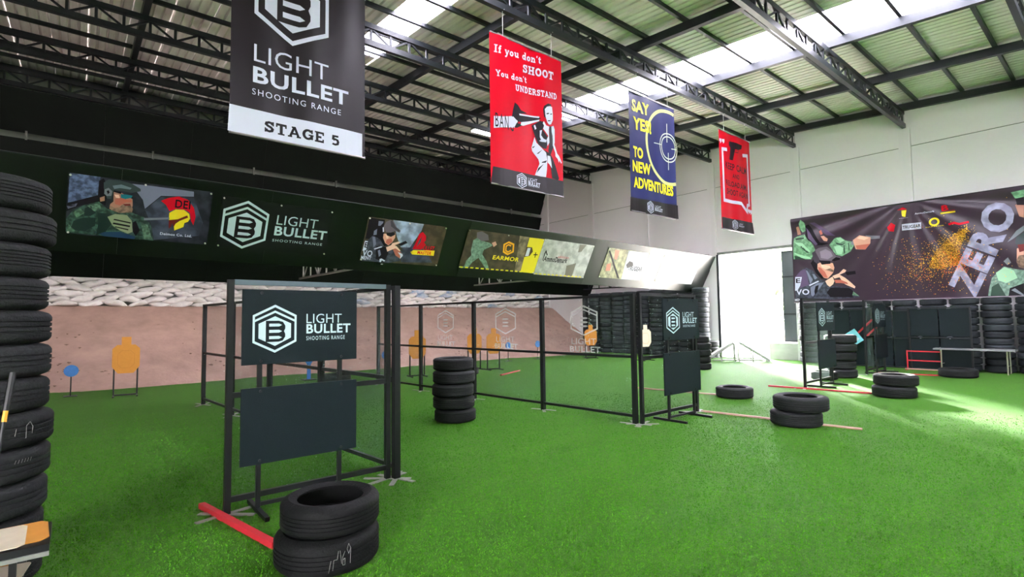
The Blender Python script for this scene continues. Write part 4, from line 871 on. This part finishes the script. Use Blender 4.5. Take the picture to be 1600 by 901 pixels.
,["P","figure_print","ink",8,[[1.25,1.379],[1.388,1.473],[1.515,1.429],[1.498,1.377],[1.325,1.34]]]
,["P","figure_print","ink",8,[[0.859,1.416],[1.211,1.361],[1.216,1.264],[1.09,1.265],[0.952,1.255]]]
,["P","figure_print","skin_light",8,[[1.247,0.854],[1.441,0.925],[1.578,1.063],[1.66,1.014],[1.629,0.954],[1.458,0.882],[1.621,0.765],[1.78,0.608],[1.902,0.465],[1.881,0.404],[1.648,0.532],[1.558,0.6],[1.454,0.797],[1.3,0.765]]]
,["P","figure_print","skin_light",8,[[1.026,0.697],[1.246,0.833],[1.297,0.68],[1.254,0.576],[1.154,0.496],[1.079,0.564]]]
,["P","figure_print","skin_red",9,[[1.299,0.722],[1.488,0.71],[1.67,0.614],[1.704,0.55],[1.483,0.605],[1.332,0.614]]]
,["P","pistol_print","ink",7,[[1.611,0.955],[1.924,0.973],[1.937,0.868],[1.68,0.845]]]
,["T","lettering","white",5,"VO","bold",[0.086,0.262],[0.432,0],[0,0.198]]
,["T","lettering","white",5,"MENT","bold",[0.037,0.052],[0.25,0],[0,0.084]]
,["P","sponsor_mark","white",5,[[0.072,0.899],[0.298,0.884],[0.235,0.593],[0.141,0.429],[0.052,0.412]]]
,["T","lettering","ink",6,"E","bold",[0.095,0.685],[0.15,0],[0,0.16]]
,["T","lettering","silver",3,"ZERO","heavy",[4.822,-0.043],[1.015,2.399],[-0.604,0.374]]
,["P","figure_print","jacket_green",1,[[5.124,0.243],[5.19,0.522],[5.438,0.82],[5.661,0.732],[5.832,0.683],[5.798,-0.014],[5.088,0.032]]]
,["P","figure_print","shirt_light",2,[[5.275,0.657],[5.45,0.801],[5.635,0.699],[5.699,0.487],[5.467,0.364],[5.317,0.443]]]
,["P","figure_print","shirt_dark",2,[[5.178,0.275],[5.313,0.373],[5.45,0.017],[5.14,0.03]]]
,["P","figure_print","skin",3,[[5.726,1.278],[5.863,1.297],[5.837,0.786],[5.765,0.809],[5.71,0.969]]]
,["P","figure_print","beard",4,[[5.696,0.936],[5.753,1.085],[5.852,1.093],[5.835,0.735],[5.738,0.777]]]
,["P","figure_print","maroon",5,[[5.743,1.38],[5.867,1.383],[5.858,1.195],[5.77,1.17]]]
,["P","figure_print","cap_grey",4,[[5.695,1.42],[5.729,1.589],[5.883,1.707],[5.866,1.372],[5.743,1.373]]]
,["P","rifle_print","steel",3,[[5.547,1.473],[5.737,1.762],[5.891,1.878],[5.884,1.741],[5.677,1.561],[5.599,1.502]]]
,["P","figure_print","skin_dim",3,[[5.746,2.456],[5.923,2.528],[5.901,2.083],[5.817,2.131]]]
,["P","figure_print","ink",4,[[5.755,2.629],[5.929,2.648],[5.918,2.426],[5.783,2.449]]]
,["P","figure_print","steel",3,[[5.445,0.959],[5.539,1.055],[5.595,0.91],[5.516,0.848]]]
,["P","rifle_print","ink",4,[[5.536,0.221],[5.815,0.343],[5.799,0.003],[5.501,0.015]]]
,["P","rifle_print","steel",5,[[5.559,0.168],[5.636,0.216],[5.8,0.037],[5.774,0.004]]]
,["P","figure_print","green_shirt",1,[[5.679,2.809],[5.969,2.832],[5.957,2.59],[5.751,2.64]]]
,["P","sponsor_mark","yellow",2,[[3.223,2.735],[3.358,2.72],[3.321,2.51],[3.238,2.548]]]
,["P","sponsor_mark","red",2,[[3.12,2.752],[3.268,2.827],[3.372,2.739]]]
,["P","sponsor_mark","yellow",2,[[4.16,2.505],[4.503,2.507],[4.501,2.461],[4.164,2.456]]]
,["P","sponsor_mark","white",2,[[3.217,2.305],[3.697,2.296],[3.694,2.1],[3.215,2.109]]]
,["T","lettering","white",3,"DEIMOS","bold",[3.166,2.48],[0.222,0],[0,0.011]]
,["T","lettering","white",3,"AmmoDemark","bold",[3.557,2.547],[0.472,0],[0,0.052]]
,["T","lettering","red",3,"B","bold",[4.192,2.54],[0.162,0],[0,0.162]]
,["T","lettering","red",3,"BULLET","bold",[4.337,2.523],[0.162,0],[0,0.02]]
,["T","lettering","ink",3,"TRUGEAR","bold",[3.237,2.148],[0.445,0],[0,0.101]]
,["T","lettering","yellow",3,"EARMOR","bold",[3.799,2.11],[0.436,0],[0,0.025]]
,["P","glow_print","glow",1,[[4.565,1.911],[4.74,1.991],[4.607,1.556],[4.531,1.196],[4.604,0.88],[4.368,0.939],[4.119,0.841],[3.809,0.947],[3.987,1.37],[4.314,1.729]]]
,["A","sponsor_mark","yellow",2,[4.007,2.257],0.1,0.05,0,360]
,["S","sponsor_mark","red",2,0.06,[[4.333,2.129],[4.456,2.161],[4.574,2.109],[4.782,2.14]]]]}
# ------------------------------------------------------------------ range walls: frames, nets, sign stands
def cross_foot(parent, x, y=0, name='foot_plate'):
    for a in (.25, -.75):
        d = Vector((math.cos(a), math.sin(a), 0))*.24
        bar(name, Vector((x, y, .006))-d, Vector((x, y, .006))+d, .05, .008, 'aluminium', parent)
def net(parent, x0, x1, z0, z1, y=0.0):
    me = mesh('net', [(x0, y, z0), (x1, y, z0), (x1, y, z1), (x0, y, z1)], [(0, 1, 2, 3)], 'net')
    return obj('net_panel', me, parent)
BOARD_ART = [('L', 'emblem', 'mint', 'board', 1, [.08, .095, .36, .415]), ('T', 'lettering', 'mint', 1, 'LIGHT', 'light', [.527, .345], [.325, 0], [0, .085]),
             ('T', 'lettering', 'mint', 1, 'BULLET', 'bold', [.527, .252], [.41, 0], [0, .085]), ('T', 'lettering', 'mint', 1, 'SHOOTING RANGE', 'reg', [.527, .192], [.355, 0], [0, .036])]
MATS['print_board'] = MATS['board']
def wall_frame(x, y, w, label, grey=False):
    t = thing('range_wall_frame', label, 'frame', (x, y, 0), group='range wall frames')
    bar('post', (0, 0, 0), (0, 0, 1.96), .05, .05, 'frame_black', t, up=(1, 0, 0)); bar('post', (w, 0, 0), (w, 0, 1.96), .05, .05, 'frame_black', t, up=(1, 0, 0))
    for z, m in ((.12, 'frame_black'), (.98, 'frame_black'), (1.94, 'rail_grey' if grey else 'frame_black')): bar('rail', (.025, 0, z), (w-.025, 0, z), .04, .045, m, t)
    net(t, .02, w-.02, .12, 1.92, .03)
    cross_foot(t, 0); cross_foot(t, w)
    return t
def sign_stand(x, y, label, w=1.0):
    """two legs on long feet carrying an upper sign board and a lower blank board, facing -Y"""
    t = thing('sign_stand', label, 'sign', (x, y, 0), group='sign stands')
    for lx in (.15*w, .85*w):
        bar('leg', (lx, 0, .03), (lx, 0, 1.86), .035, .035, 'frame_black', t, up=(1, 0, 0)); bar('foot', (lx, -.3, .018), (lx, .28, .018), .035, .035, 'frame_black', t)
    bar('crossbar', (.17*w, 0, .06), (.83*w, 0, .06), .03, .03, 'frame_black', t)
    for z0, kind in ((.40, 'blank'), (1.235, 'sign')):
        b = obj('sign_board' if kind == 'sign' else 'lower_board', MB().box((0, 0, -.02), (w, .64, 0)).mesh('board', 'board'), t)
        b.location = (0, -.04, z0); b.rotation_euler = (math.pi/2, 0, 0)
        if kind == 'sign': draw(BOARD_ART, b, .0012, .0012)
        for cx, cy in ((.15*w, .03), (.85*w, .03), (.15*w, .61), (.85*w, .61)): MB().tube((cx, cy, 0), (cx, cy, .012), .012, 8).build('bolt', 'frame_black', b)
    return t
wall_frame(1.0, 4.95, 1.45, 'nearest black tube frame with net, behind the large emblem sign', True)
sign_stand(1.065, 4.86, 'nearest emblem sign on a two-legged black stand')
wall_frame(6.52, 4.84, 1.5, 'black tube frame with net behind the middle emblem sign')
sign_stand(6.86, 4.7, 'middle emblem sign at the corner of the long net fence')
wall_frame(12.22, 4.76, 1.5, 'black tube frame with net behind the third emblem sign')
sign_stand(12.5, 4.6, 'third emblem sign, before the five-tire stack')
wall_frame(16.08, 4.72, 1.5, 'farthest black tube frame with net, near the tire wall')
sign_stand(16.32, 4.6, 'farthest emblem sign, near the tire wall')

def net_fence(near, far, n, label, logos=()):
    near = Vector((*near, 0)); far = Vector((*far, 0)); d = (far-near); ln = d.length; d.normalize()
    t = thing('net_fence', label, 'fence', far, math.atan2(-d.y, -d.x))            # local x runs from the far end towards the camera
    for i in range(n+1):
        x = ln*i/n
        bar('post', (x, 0, 0), (x, 0, 1.95), .065, .065, 'frame_black', t, up=(1, 0, 0)); cross_foot(t, x)
        if i < n:
            a, b = x+.03, ln*(i+1)/n-.03
            for z in (.12, 1.0, 1.93): bar('rail', (a, 0, z), (b, 0, z), .035, .04, 'frame_black', t)
            p = net(t, a, b, .12, 1.92)
            if i in logos:
                h = obj('net_print', None, p); h.location = ((a+b)/2-.3, -.006, 1.06); h.rotation_euler = (math.pi/2, 0, 0)
                art = [('L', 'emblem', 'w', 'k', 1, [.02, .24, .56, .5]), ('T', 'lettering', 'w', 1, 'LIGHT', 'light', [.04, .1], [.5, 0], [0, .1]), ('T', 'lettering', 'w', 1, 'BULLET', 'bold', [0, -.03], [.62, 0], [0, .1])]
                V, F = [], []
                for it in art:
                    if it[0] == 'L':
                        for l, z, v, f in logo_shapes(*it[5]):
                            if l and (z == 3 or (z == 1 and len(v) != 6) or (z == 1 and len(f) > 1)): k = len(V); V += v; F += [tuple(q+k for q in g) for g in f]
                    else:
                        v, f = font_polys(it[4], it[5]); k = len(V); o, xv, yv = it[6:]
                        V += [(o[0]+xv[0]*a_+yv[0]*b_, o[1]+xv[1]*a_+yv[1]*b_) for a_, b_ in v]; F += [tuple(q+k for q in g) for g in f]
                D.objects.remove(h)
                e = print_mesh('net_emblem', p, MATS['net_print'], V, F, 0); e.location = ((a+b)/2-.3, -.006, 1.06); e.rotation_euler = (math.pi/2, 0, 0)
net_fence((2.52, 4.9), (1.93, 11.77), 4, 'black net fence running back from the nearest sign')
net_fence((6.46, 4.92), (5.84, 12.3), 4, 'long black net fence with pale printed emblems, behind the five-tire stack', (1, 2, 3))

# fault-line battens on the turf
for p0, p1, m, w, h, lb in (((.87, 5.28), (1.12, 4.0), 'red_wood', .05, .045, 'pinkish red wooden plank on the turf beside the two tires'), ((8.09, 4.8), (8.38, 2.55), 'red_white_wood', .04, .025, 'red and white batten running under the tire pair'),
        ((9.68, 7.4), (10.1, 4.9), 'red_white_wood', .04, .025, 'thin red batten running to the single tire'), ((12.0, 5.45), (12.32, 3.1), 'red_wood', .05, .03, 'thin red batten at the foot of the third sign'), ((16.6, 4.7), (17.0, 2.9), 'red_wood', .05, .03, 'thin red batten at the foot of the farthest sign'),
        ((9.2, 11.6), (10.4, 12.2), 'red_wood', .05, .03, 'short red batten on the turf before the paired targets')):
    o = bar('floor_batten', (*p0, h/2), (*p1, h/2), w, h, m); tag(o, lb, 'batten', 'floor battens')

# ------------------------------------------------------------------ targets
def target(x, y, rz, label, m='cardboard', base=.5):
    t = thing('cardboard_target', label, 'target', (x, y, 0), rz, 'silhouette targets')
    o = [(-.13, 0), (.13, 0), (.23, .14), (.23, .5), (.15, .58), (.08, .58), (.08, .74), (-.08, .74), (-.08, .58), (-.15, .58), (-.23, .5), (-.23, .14)]
    s = obj('silhouette', MB().prism([(a*1.08, b*1.08) for a, b in o], -.004, .004).mesh('silhouette', m), t, (0, -.025, base), (math.pi/2, 0, 0))
    V, F = [], []
    for q in stroke_quads([(-.075, .12), (.075, .12), (.15, .2), (.15, .42), (.075, .5), (-.075, .5), (-.15, .42), (-.15, .2), (-.075, .12)], .006): k = len(V); V += q; F.append((k, k+1, k+2, k+3))
    e = print_mesh('score_line', s, MATS['cardboard_line'], V, F, .006)
    for sx in (-.21, .21): bar('upright', (sx, 0, .02), (sx, 0, .72), .03, .03, 'frame_black', t, up=(1, 0, 0)); bar('foot', (sx, -.25, .015), (sx, .25, .015), .03, .03, 'frame_black', t)
    bar('base_bar', (-.21, 0, .03), (.21, 0, .03), .03, .03, 'frame_black', t)
    return t
target(.86, 14.45, -.06, 'tan cardboard silhouette target standing alone left of the nearest sign')
target(7.42, 13.15, -.2, 'tan cardboard silhouette target behind the first bay of the long net fence')
target(9.72, 13.6, -.2, 'rear tan silhouette target of the overlapping pair behind the net fence')
target(10.1, 13.1, -.2, 'front tan silhouette target of the overlapping pair behind the net fence')
target(15.6, 13.95, -.55, 'tan silhouette target before the tall tire wall')
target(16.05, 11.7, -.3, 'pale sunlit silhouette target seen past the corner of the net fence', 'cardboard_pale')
def plate_target(x, y, z, label):
    t = thing('plate_target', label, 'target', (x, y, 0), group='blue round plates')
    g = max(.02, 2.14*max(0, (y-16.15)/3.95)**1.18)
    MB().tube((0, 0, 0), (0, 0, z-.1), .012, 8).build('rod', 'frame_black', t); MB().tube((0, -.02, z), (0, .0, z), .13, 24).build('plate', 'plate_blue', t, True)
    MB().box((-.12, -.12, 0), (.12, .12, .012)).build('base', 'frame_black', t)
plate_target(-.07, 15.3, .56, 'blue round plate target beside the foreground tire stack')
plate_target(7.5, 15.3, .5, 'blue round plate target just left of the fence post')
plate_target(12.5, 15.3, .58, 'pale blue round plate target behind the net emblem')
plate_target(14.0, 15.3, .58, 'dark blue round plate target near the right end of the berm')
t = thing('popper_target', 'blue falling popper target seen under the nearest sign', 'target', (4.9, 14.6, 0))
MB().prism([(-.05, 0), (.05, 0), (.05, .4), (.11, .5), (.1, .62), (.04, .7), (-.04, .7), (-.1, .62), (-.11, .5), (-.05, .4)], -.008, .008).build('plate', 'plate_blue', t, loc=(0, 0, .02), rot=(math.pi/2, 0, 0))
box('base', (-.16, -.16, 0), (.16, .16, .02), 'frame_black', t)

# ------------------------------------------------------------------ A-frame ramp in the doorway
t = thing('wooden_ramp', 'white wooden A-shaped ramp with slatted slopes in the bright doorway', 'ramp', (18.0, 9.25, 0), .52)
ap = .64
for side, fy in enumerate((1.0, -1.0)):
    n = 12; w = .5; sg = 1 if side == 0 else -1
    base = Vector((0, fy, .05)); top = Vector((0, .1*sg, ap)); q = (top-base).normalized(); u = Vector((1, 0, 0)).cross(q); u = u if u.z > 0 else -u
    for e in (-1, 1): bar('stringer', base+Vector((e*w, 0, 0)), top+Vector((e*w, 0, 0)), .04, .07, 'white_wood', t)
    for i in range(n):
        p = base.lerp(top, (i+.5)/n)+u*.045
        bar('slat', p+Vector((-w-.02, 0, 0)), p+Vector((w+.02, 0, 0)), .078, .02, 'white_wood', t, up=u)
for i in range(2): box('deck_slat', (-w-.02, -.1+.1*i, ap+.03), (w+.02, -.01+.1*i, ap+.05), 'white_wood', t)
for sx in (-.44, .44):
    for sy in (-.5, -.07, .07, .5): bar('post', (sx, sy, 0), (sx, sy, ap-.02 if abs(sy) < .1 else .34), .04, .04, 'white_wood', t, up=(1, 0, 0))
bar('brace', (-.46, -.8, .06), (-.46, .8, .06), .03, .04, 'white_wood', t); bar('brace', (.46, -.8, .06), (.46, .8, .06), .03, .04, 'white_wood', t)

# ------------------------------------------------------------------ things along the tire wall
def dark_panel(y0, y1, x, h, label):
    t = thing('dark_panel', label, 'panel', (x, (y0+y1)/2, 0), group='dark panels before the tire wall'); w = y1-y0
    for s in (-w/2, w/2): bar('post', (0, s, 0), (0, s, h), .04, .04, 'frame_black', t, up=(1, 0, 0))
    for z in (.03, h*.52, h-.02): bar('rail', (0, -w/2, z), (0, w/2, z), .035, .035, 'steel_dark', t)
    for i, (a, b) in enumerate(((.05, h*.5), (h*.54, h-.04))):
        for sgn in (0, 1): box('sheet', (.025, -w/2+.02+sgn*w/2, a), (.037, -.01+sgn*w/2, b), 'board', t)
dark_panel(2.95, 4.3, 18.42, 1.76, 'dark framed panel behind the red trestle and folding table')
dark_panel(5.25, 6.4, 18.5, 1.76, 'dark framed panel behind the pale blue tilted sign')
dark_panel(4.35, 5.15, 18.6, 1.7, 'narrow dark framed panel hidden partly by the farthest sign')
t = thing('tilted_sign', 'pale blue square sign tilted on its corner with red strips', 'sign', (18.36, 5.72, 0))
s = MB().box((-.21, -.21, -.01), (.21, .21, .01)).build('sign_face', 'cyan_board', t); face_frame(s, (0, 0, 0), (0, -.82, .57), (0, .57, .82)); s.location = (0, 0, .86)
print_mesh('arrow_print', s, ink('white'), [(-.12, -.14), (.15, -.12), (.02, .14)], [(0, 1, 2)], .013)
for dy in (.0, -.2): bar('red_strip', (.03, -.12+dy, 1.0+dy*.6), (.03, -.52+dy, 1.42+dy*.6), .012, .05, 'red_wood', t)
bar('prop', (.04, 0, 0), (.04, 0, .7), .03, .03, 'frame_black', t, up=(1, 0, 0))
t = thing('folding_table', 'grey folding table with pale metal legs before the tire wall', 'table', (18.38, 2.9, 0))
MB().box((-.28, -.82, .6), (.28, .82, .635)).build('table_top', 'table_top', t)
for sy in (-.66, .66):
    for sx in (-.22, .22): MB().tube((sx, sy, 0), (sx, sy, .6), .017, 8).build('leg', 'table_leg', t, True)
    MB().tube((-.22, sy, .22), (.22, sy, .22), .012, 8).build('leg_brace', 'table_leg', t, True)
t = thing('red_trestle', 'low red tube trestle standing beside the folding table', 'trestle', (18.2, 3.95, 0))
for z in (.27, .53): bar('rail', (0, -.38, z), (0, .38, z), .03, .03, 'red_wood', t)
for sy in (-.38, .38):
    bar('post', (0, sy, 0), (0, sy, .55), .03, .03, 'red_wood', t, up=(1, 0, 0)); bar('foot', (-.15, sy, .015), (.12, sy, .015), .03, .03, 'red_wood', t)
bar('base_plank', (-.1, -.4, .04), (-.1, .42, .04), .06, .03, 'red_white_wood', t)

# ------------------------------------------------------------------ shelf with cardboard beside the foreground stack
t = thing('low_shelf', 'low dark two-level shelf before the foreground tire stack', 'shelf', (-.6, 3.9, 0), .0)
box('shelf_board', (-.75, -.2, .42), (.52, .2, .46), 'frame_black', t); box('shelf_edge', (-.75, -.215, .405), (.52, -.2, .425), 'aluminium', t)
box('shelf_board', (-.75, -.12, .28), (.42, .2, .3), 'frame_black', t)
for x in (-.7, .38):
    for y in (-.14, .17): bar('leg', (x, y, 0), (x, y, .42), .03, .03, 'frame_black', t, up=(1, 0, 0))
def sheet(x, y, z, rz, w, d, m, label, tip=.06):
    o = [(-w/2, -d/2), (w/2-tip, -d/2), (w/2, -d/2+tip), (w/2, d/2-tip), (w/2-tip*.7, d/2), (-w/2, d/2)]
    s = obj('cardboard_sheet', MB().prism(o, 0, .005).mesh('cardboard_sheet', m), None, (x, y, z), (0, 0, rz)); tag(s, label, 'cardboard', 'cardboard on the shelf')
sheet(-.53, 3.93, .461, .05, .88, .36, 'cardboard', 'orange-tan cardboard sheet on the upper shelf board', .04)
sheet(-.63, 3.9, .467, .02, .9, .38, 'cardboard_pale', 'pale cardboard sheet topmost on the upper shelf board', .03)
sheet(-.62, 3.84, .301, .2, .8, .34, 'cardboard', 'orange-tan cardboard sheet lowest on the lower shelf board', .05)
sheet(-.6, 3.86, .307, -.14, .86, .28, 'cardboard_pale', 'pale cardboard sheet turned askew on the lower shelf board', .015)
sheet(-.74, 3.84, .313, .3, .8, .2, 'cardboard_pale', 'narrow pale cardboard strip topmost on the lower shelf board', .01)

t = thing('leaning_rod', 'black rod with a yellow band leaning on the foreground tires', 'rod', (-.352, 3.99, .474))
MB().tube((0, 0, 0), (.05, .14, .58), .009, 8).build('shaft', 'frame_black', t, True); MB().tube((.05, .14, .58), (.055, .152, .64), .012, 8).build('band', 'tool_yellow', t, True)
MB().tube((.055, .152, .64), (.075, .205, .85), .014, 8, .017).build('grip', 'frame_black', t, True)
# ------------------------------------------------------------------ banners
def hang_banner(key, x, label, cloth):
    t = thing('hanging_banner', label, 'banner', (x, 7.6, 4.12), group='banners hanging from the roof truss')
    c = obj('canvas_frame', None, t); D.objects.remove(c)
    ph = x; wave = lambda a, b: .012*math.sin(a*5.2+ph)+.006*math.sin(a*11+ph*2)
    w, h = 1.9, 2.9
    cl = plate('canvas', t, ink(cloth), w, h, .003, wave, 38, 2); cl.rotation_euler = (math.pi/2, 0, 0)
    draw(ART[key], cl, .0025, .003, wave)
    for nm, z in (('bottom_rod', -.005), ('top_rod', h+.005)): MB().tube((0, 0, z), (w, 0, z), .016, 8).build(nm, 'rod', t, True)
    zt = roof_z(6.98, 7.6)-4.12
    for cx in (.32, w-.28): MB().tube((cx, 0, h), (cx, 0, zt+.02), .006, 6).build('cord', 'cord', t); MB().tube((cx, -.055, zt+.01), (cx, .055, zt+.01), .008, 6).build('knot', 'cord', t)
hang_banner('b1', 1.48, 'large black hanging banner with white emblem and STAGE 5 strip', 'black')
hang_banner('b2', 5.85, 'red hanging banner with white slogan and pointing figure', 'red_cloth')
hang_banner('b3', 10.03, 'navy hanging banner with yellow slogan and gun-sight ring', 'navy')
hang_banner('b4', 14.2, 'red hanging banner with black pistol and KEEP CALM slogan', 'red_cloth')
def baffle_banner(key, u0, u1, v0, v1, cloth, label, dash=False):
    t = obj('sponsor_banner', None); face_frame(t, NO+UN*u0+VN*v0+UN.cross(VN)*.012, UN, VN); tag(t, label, 'banner', 'sponsor banners on the black baffle')
    w, h = u1-u0, v1-v0; wave = lambda a, b: .004*math.sin(a*7+u0)
    plate('canvas', t, ink(cloth), w, h, .003, wave, 30, 2)
    clip = []
    for it in ART.get(key, []):
        it = list(it)
        if it[0] == 'P': it[4] = [[min(max(a, u0), u1), min(max(b, v0), v1)] for a, b in it[4]]
        clip.append(it)
    draw(clip, t, .002, .002, wave, u0, v0)
    if dash:
        V, F = [], []; n = int(w/.17)
        for i in range(n): k = len(V); a = .03+.17*i; V += [(a, .015), (a+.1, .015), (a+.1, .05), (a, .05)]; F.append((k, k+1, k+2, k+3))
        print_mesh('edge_dashes', t, ink('yellow'), V, F, .009, wave)
    for a, b in ((.03, .03), (w-.03, .03), (.03, h-.03), (w-.03, h-.03), (w/2, h-.03)): MB().tube((a, b, -.01), (a, b, .02), .016, 8).build('eyelet', 'pin', t)
baffle_banner('N1', -.17, 1.86, .32, 1.345, 'cloth_slate', 'dark banner with bearded rifleman print and red-crested helmet mark')
baffle_banner('N2', 2.02, 4.11, .3, 1.3, 'cloth_black', 'black banner with pale hexagon emblem on the tilted baffle')
baffle_banner('N3', 4.9, 6.94, .24, 1.28, 'cloth_brown', 'banner with capped pistol shooter print and yellow bullet mark')
baffle_banner('N4', 7.58, 10.2, .245, 1.31, 'cloth_brown', 'brown banner with crouching shooter print, EARMOR lettering and yellow panel', True)
baffle_banner('N5', 10.22, 12.34, .22, 1.32, 'cloth_grey', 'grey wrinkled banner right of the yellow panel', True)
baffle_banner('N6', 13.04, 15.2, .29, 1.325, 'cloth_tan', 'greenish banner with diagonal pole print and TRUGEAR lettering')
baffle_banner('N7', 16.1, 18.5, .3, 1.33, 'cloth_white', 'washed-out white banner at the bright end of the baffle')

def wall_banner():
    t = obj('wall_banner', None); face_frame(t, (19.36, 7.78, 2.02), (0, -1, 0), (0, 0, 1)); tag(t, 'huge dark plum banner with ZERO lettering, shooters and sparks', 'banner')
    w, h = 6.5, 2.93
    def wave(a, b):
        d = math.hypot(a-3.37, 3.05-b); an = math.atan2(3.05-b, a-3.37)
        return .017*min(d, 3)*math.sin(an*21+.7*math.sin(an*6))*max(.2, b/h)+.012*math.sin(a*3.1)
    v, f = [], []; nx, ny = 130, 58
    plate('canvas', t, ink('cloth_plum'), w, h, .003, wave, nx, ny)
    def clipx(it):
        it = list(it)
        if it[0] == 'P': it[4] = [[min(max(a, .01), w-.01), min(max(b, .01), h-.01)] for a, b in it[4]]
        return it
    draw([clipx(i) for i in ART['W']], t, .003, .006, wave, step=.05, both=True)
    rng = random.Random(5)
    for key, n, cols in (('spark', 1300, 0), ('spark_hot', 600, 1)):
        V, F = [], []
        for _ in range(n):
            if rng.random() < .55:
                s = rng.random(); cx, cy = 4.75-1.0*s, 1.95-1.05*s; sp = .07+.24*s
            else: cx, cy, sp = 4.0, 1.0, .65
            if cols: cx, cy, sp = (4.55, 1.0, .22) if rng.random() < .5 else (3.9, .95, .6)
            a, b = rng.gauss(cx, sp), rng.gauss(cy, sp*.75)
            if not (.2 < a < w-.2 and .12 < b < h-.15): continue
            s = rng.uniform(.004, .014); k = len(V); V += [(a-s, b), (a, b-s), (a+s, b), (a, b+s)]; F.append((k, k+1, k+2, k+3))
        print_mesh('spark_print', t, ink(key), V, F, .03, wave)['kind'] = 'stuff'
    MB().tube((0, h+.01, 0), (w, h+.01, 0), .02, 8).build('top_cable', 'steel_dark', t)
    MB().tube((0, 0, .01), (w, 0, .01), .012, 8).build('bottom_hem', 'rod', t)
wall_banner()

# ------------------------------------------------------------------ trees outside
def tree(x, y, h, seed, label):
    rng = random.Random(seed); t = thing('tree', label, 'tree', (x, y, -.03), group='trees outside the doorway')
    MB().tube((0, 0, 0), (rng.uniform(-.3, .3), 0, h*.6), .16, 8, .07).build('trunk', 'bark', t, True)
    V, F = [], []
    for _ in range(1400):
        a, b, r = rng.uniform(0, 6.28), rng.uniform(-1, 1), rng.random()**.5
        c = Vector((math.cos(a)*math.sqrt(1-b*b)*h*.32*r, math.sin(a)*math.sqrt(1-b*b)*h*.32*r, h*.64+b*h*.36*r)); s = rng.uniform(.1, .24)
        d1 = Vector((rng.gauss(0, 1), rng.gauss(0, 1), rng.gauss(0, 1))).normalized()*s; d2 = d1.orthogonal()*.5
        k = len(V); V += [tuple(c-d1), tuple(c+d2), tuple(c+d1), tuple(c-d2)]; F.append((k, k+1, k+2, k+3))
    obj('foliage', mesh('foliage', V, F, 'leaf'), t)['kind'] = 'stuff'
for i, (x, y, h) in enumerate(((27, 11.6, 4.2), (30, 13.5, 5.5), (34, 14.2, 6))):
    tree(x, y, h, i, ['small sunlit tree nearest the doorway', 'middle sunlit tree outside the doorway', 'tallest sunlit tree outside the doorway'][i])

# ------------------------------------------------------------------ turf fibres near the camera
def turf_fibres():
    rng = np.random.default_rng(2); n = 240000
    r = 1.2+10.5*(1-np.sqrt(1-rng.random(n)*.999))**.9; a = math.radians(50)+(rng.random(n)-.5)*math.radians(100)
    x = r*np.cos(a); y = r*np.sin(a); h = (.006+.010*rng.random(n)); an = rng.random(n)*6.283; w = .0018+.0004*r
    dx, dy = np.cos(an)*w, np.sin(an)*w; lx, ly = (rng.random(n)-.5)*.022, (rng.random(n)-.5)*.022
    co = np.stack([np.stack([x-dx, y-dy, np.zeros(n)], 1), np.stack([x+dx, y+dy, np.zeros(n)], 1), np.stack([x+lx, y+ly, h], 1)], 1).reshape(-1, 3)
    me = D.meshes.new('turf_fibres'); me.vertices.add(3*n); me.vertices.foreach_set('co', co.ravel().astype(np.float32))
    me.loops.add(3*n); me.loops.foreach_set('vertex_index', np.arange(3*n, dtype=np.int32))
    me.polygons.add(n); me.polygons.foreach_set('loop_start', np.arange(0, 3*n, 3, dtype=np.int32))
    me.update(); me.validate(); me.materials.append(MATS['fibre'])
    tag(obj('turf_fibres', me), 'short green turf fibres on the floor near the camera', 'turf', None, 'stuff')
turf_fibres()
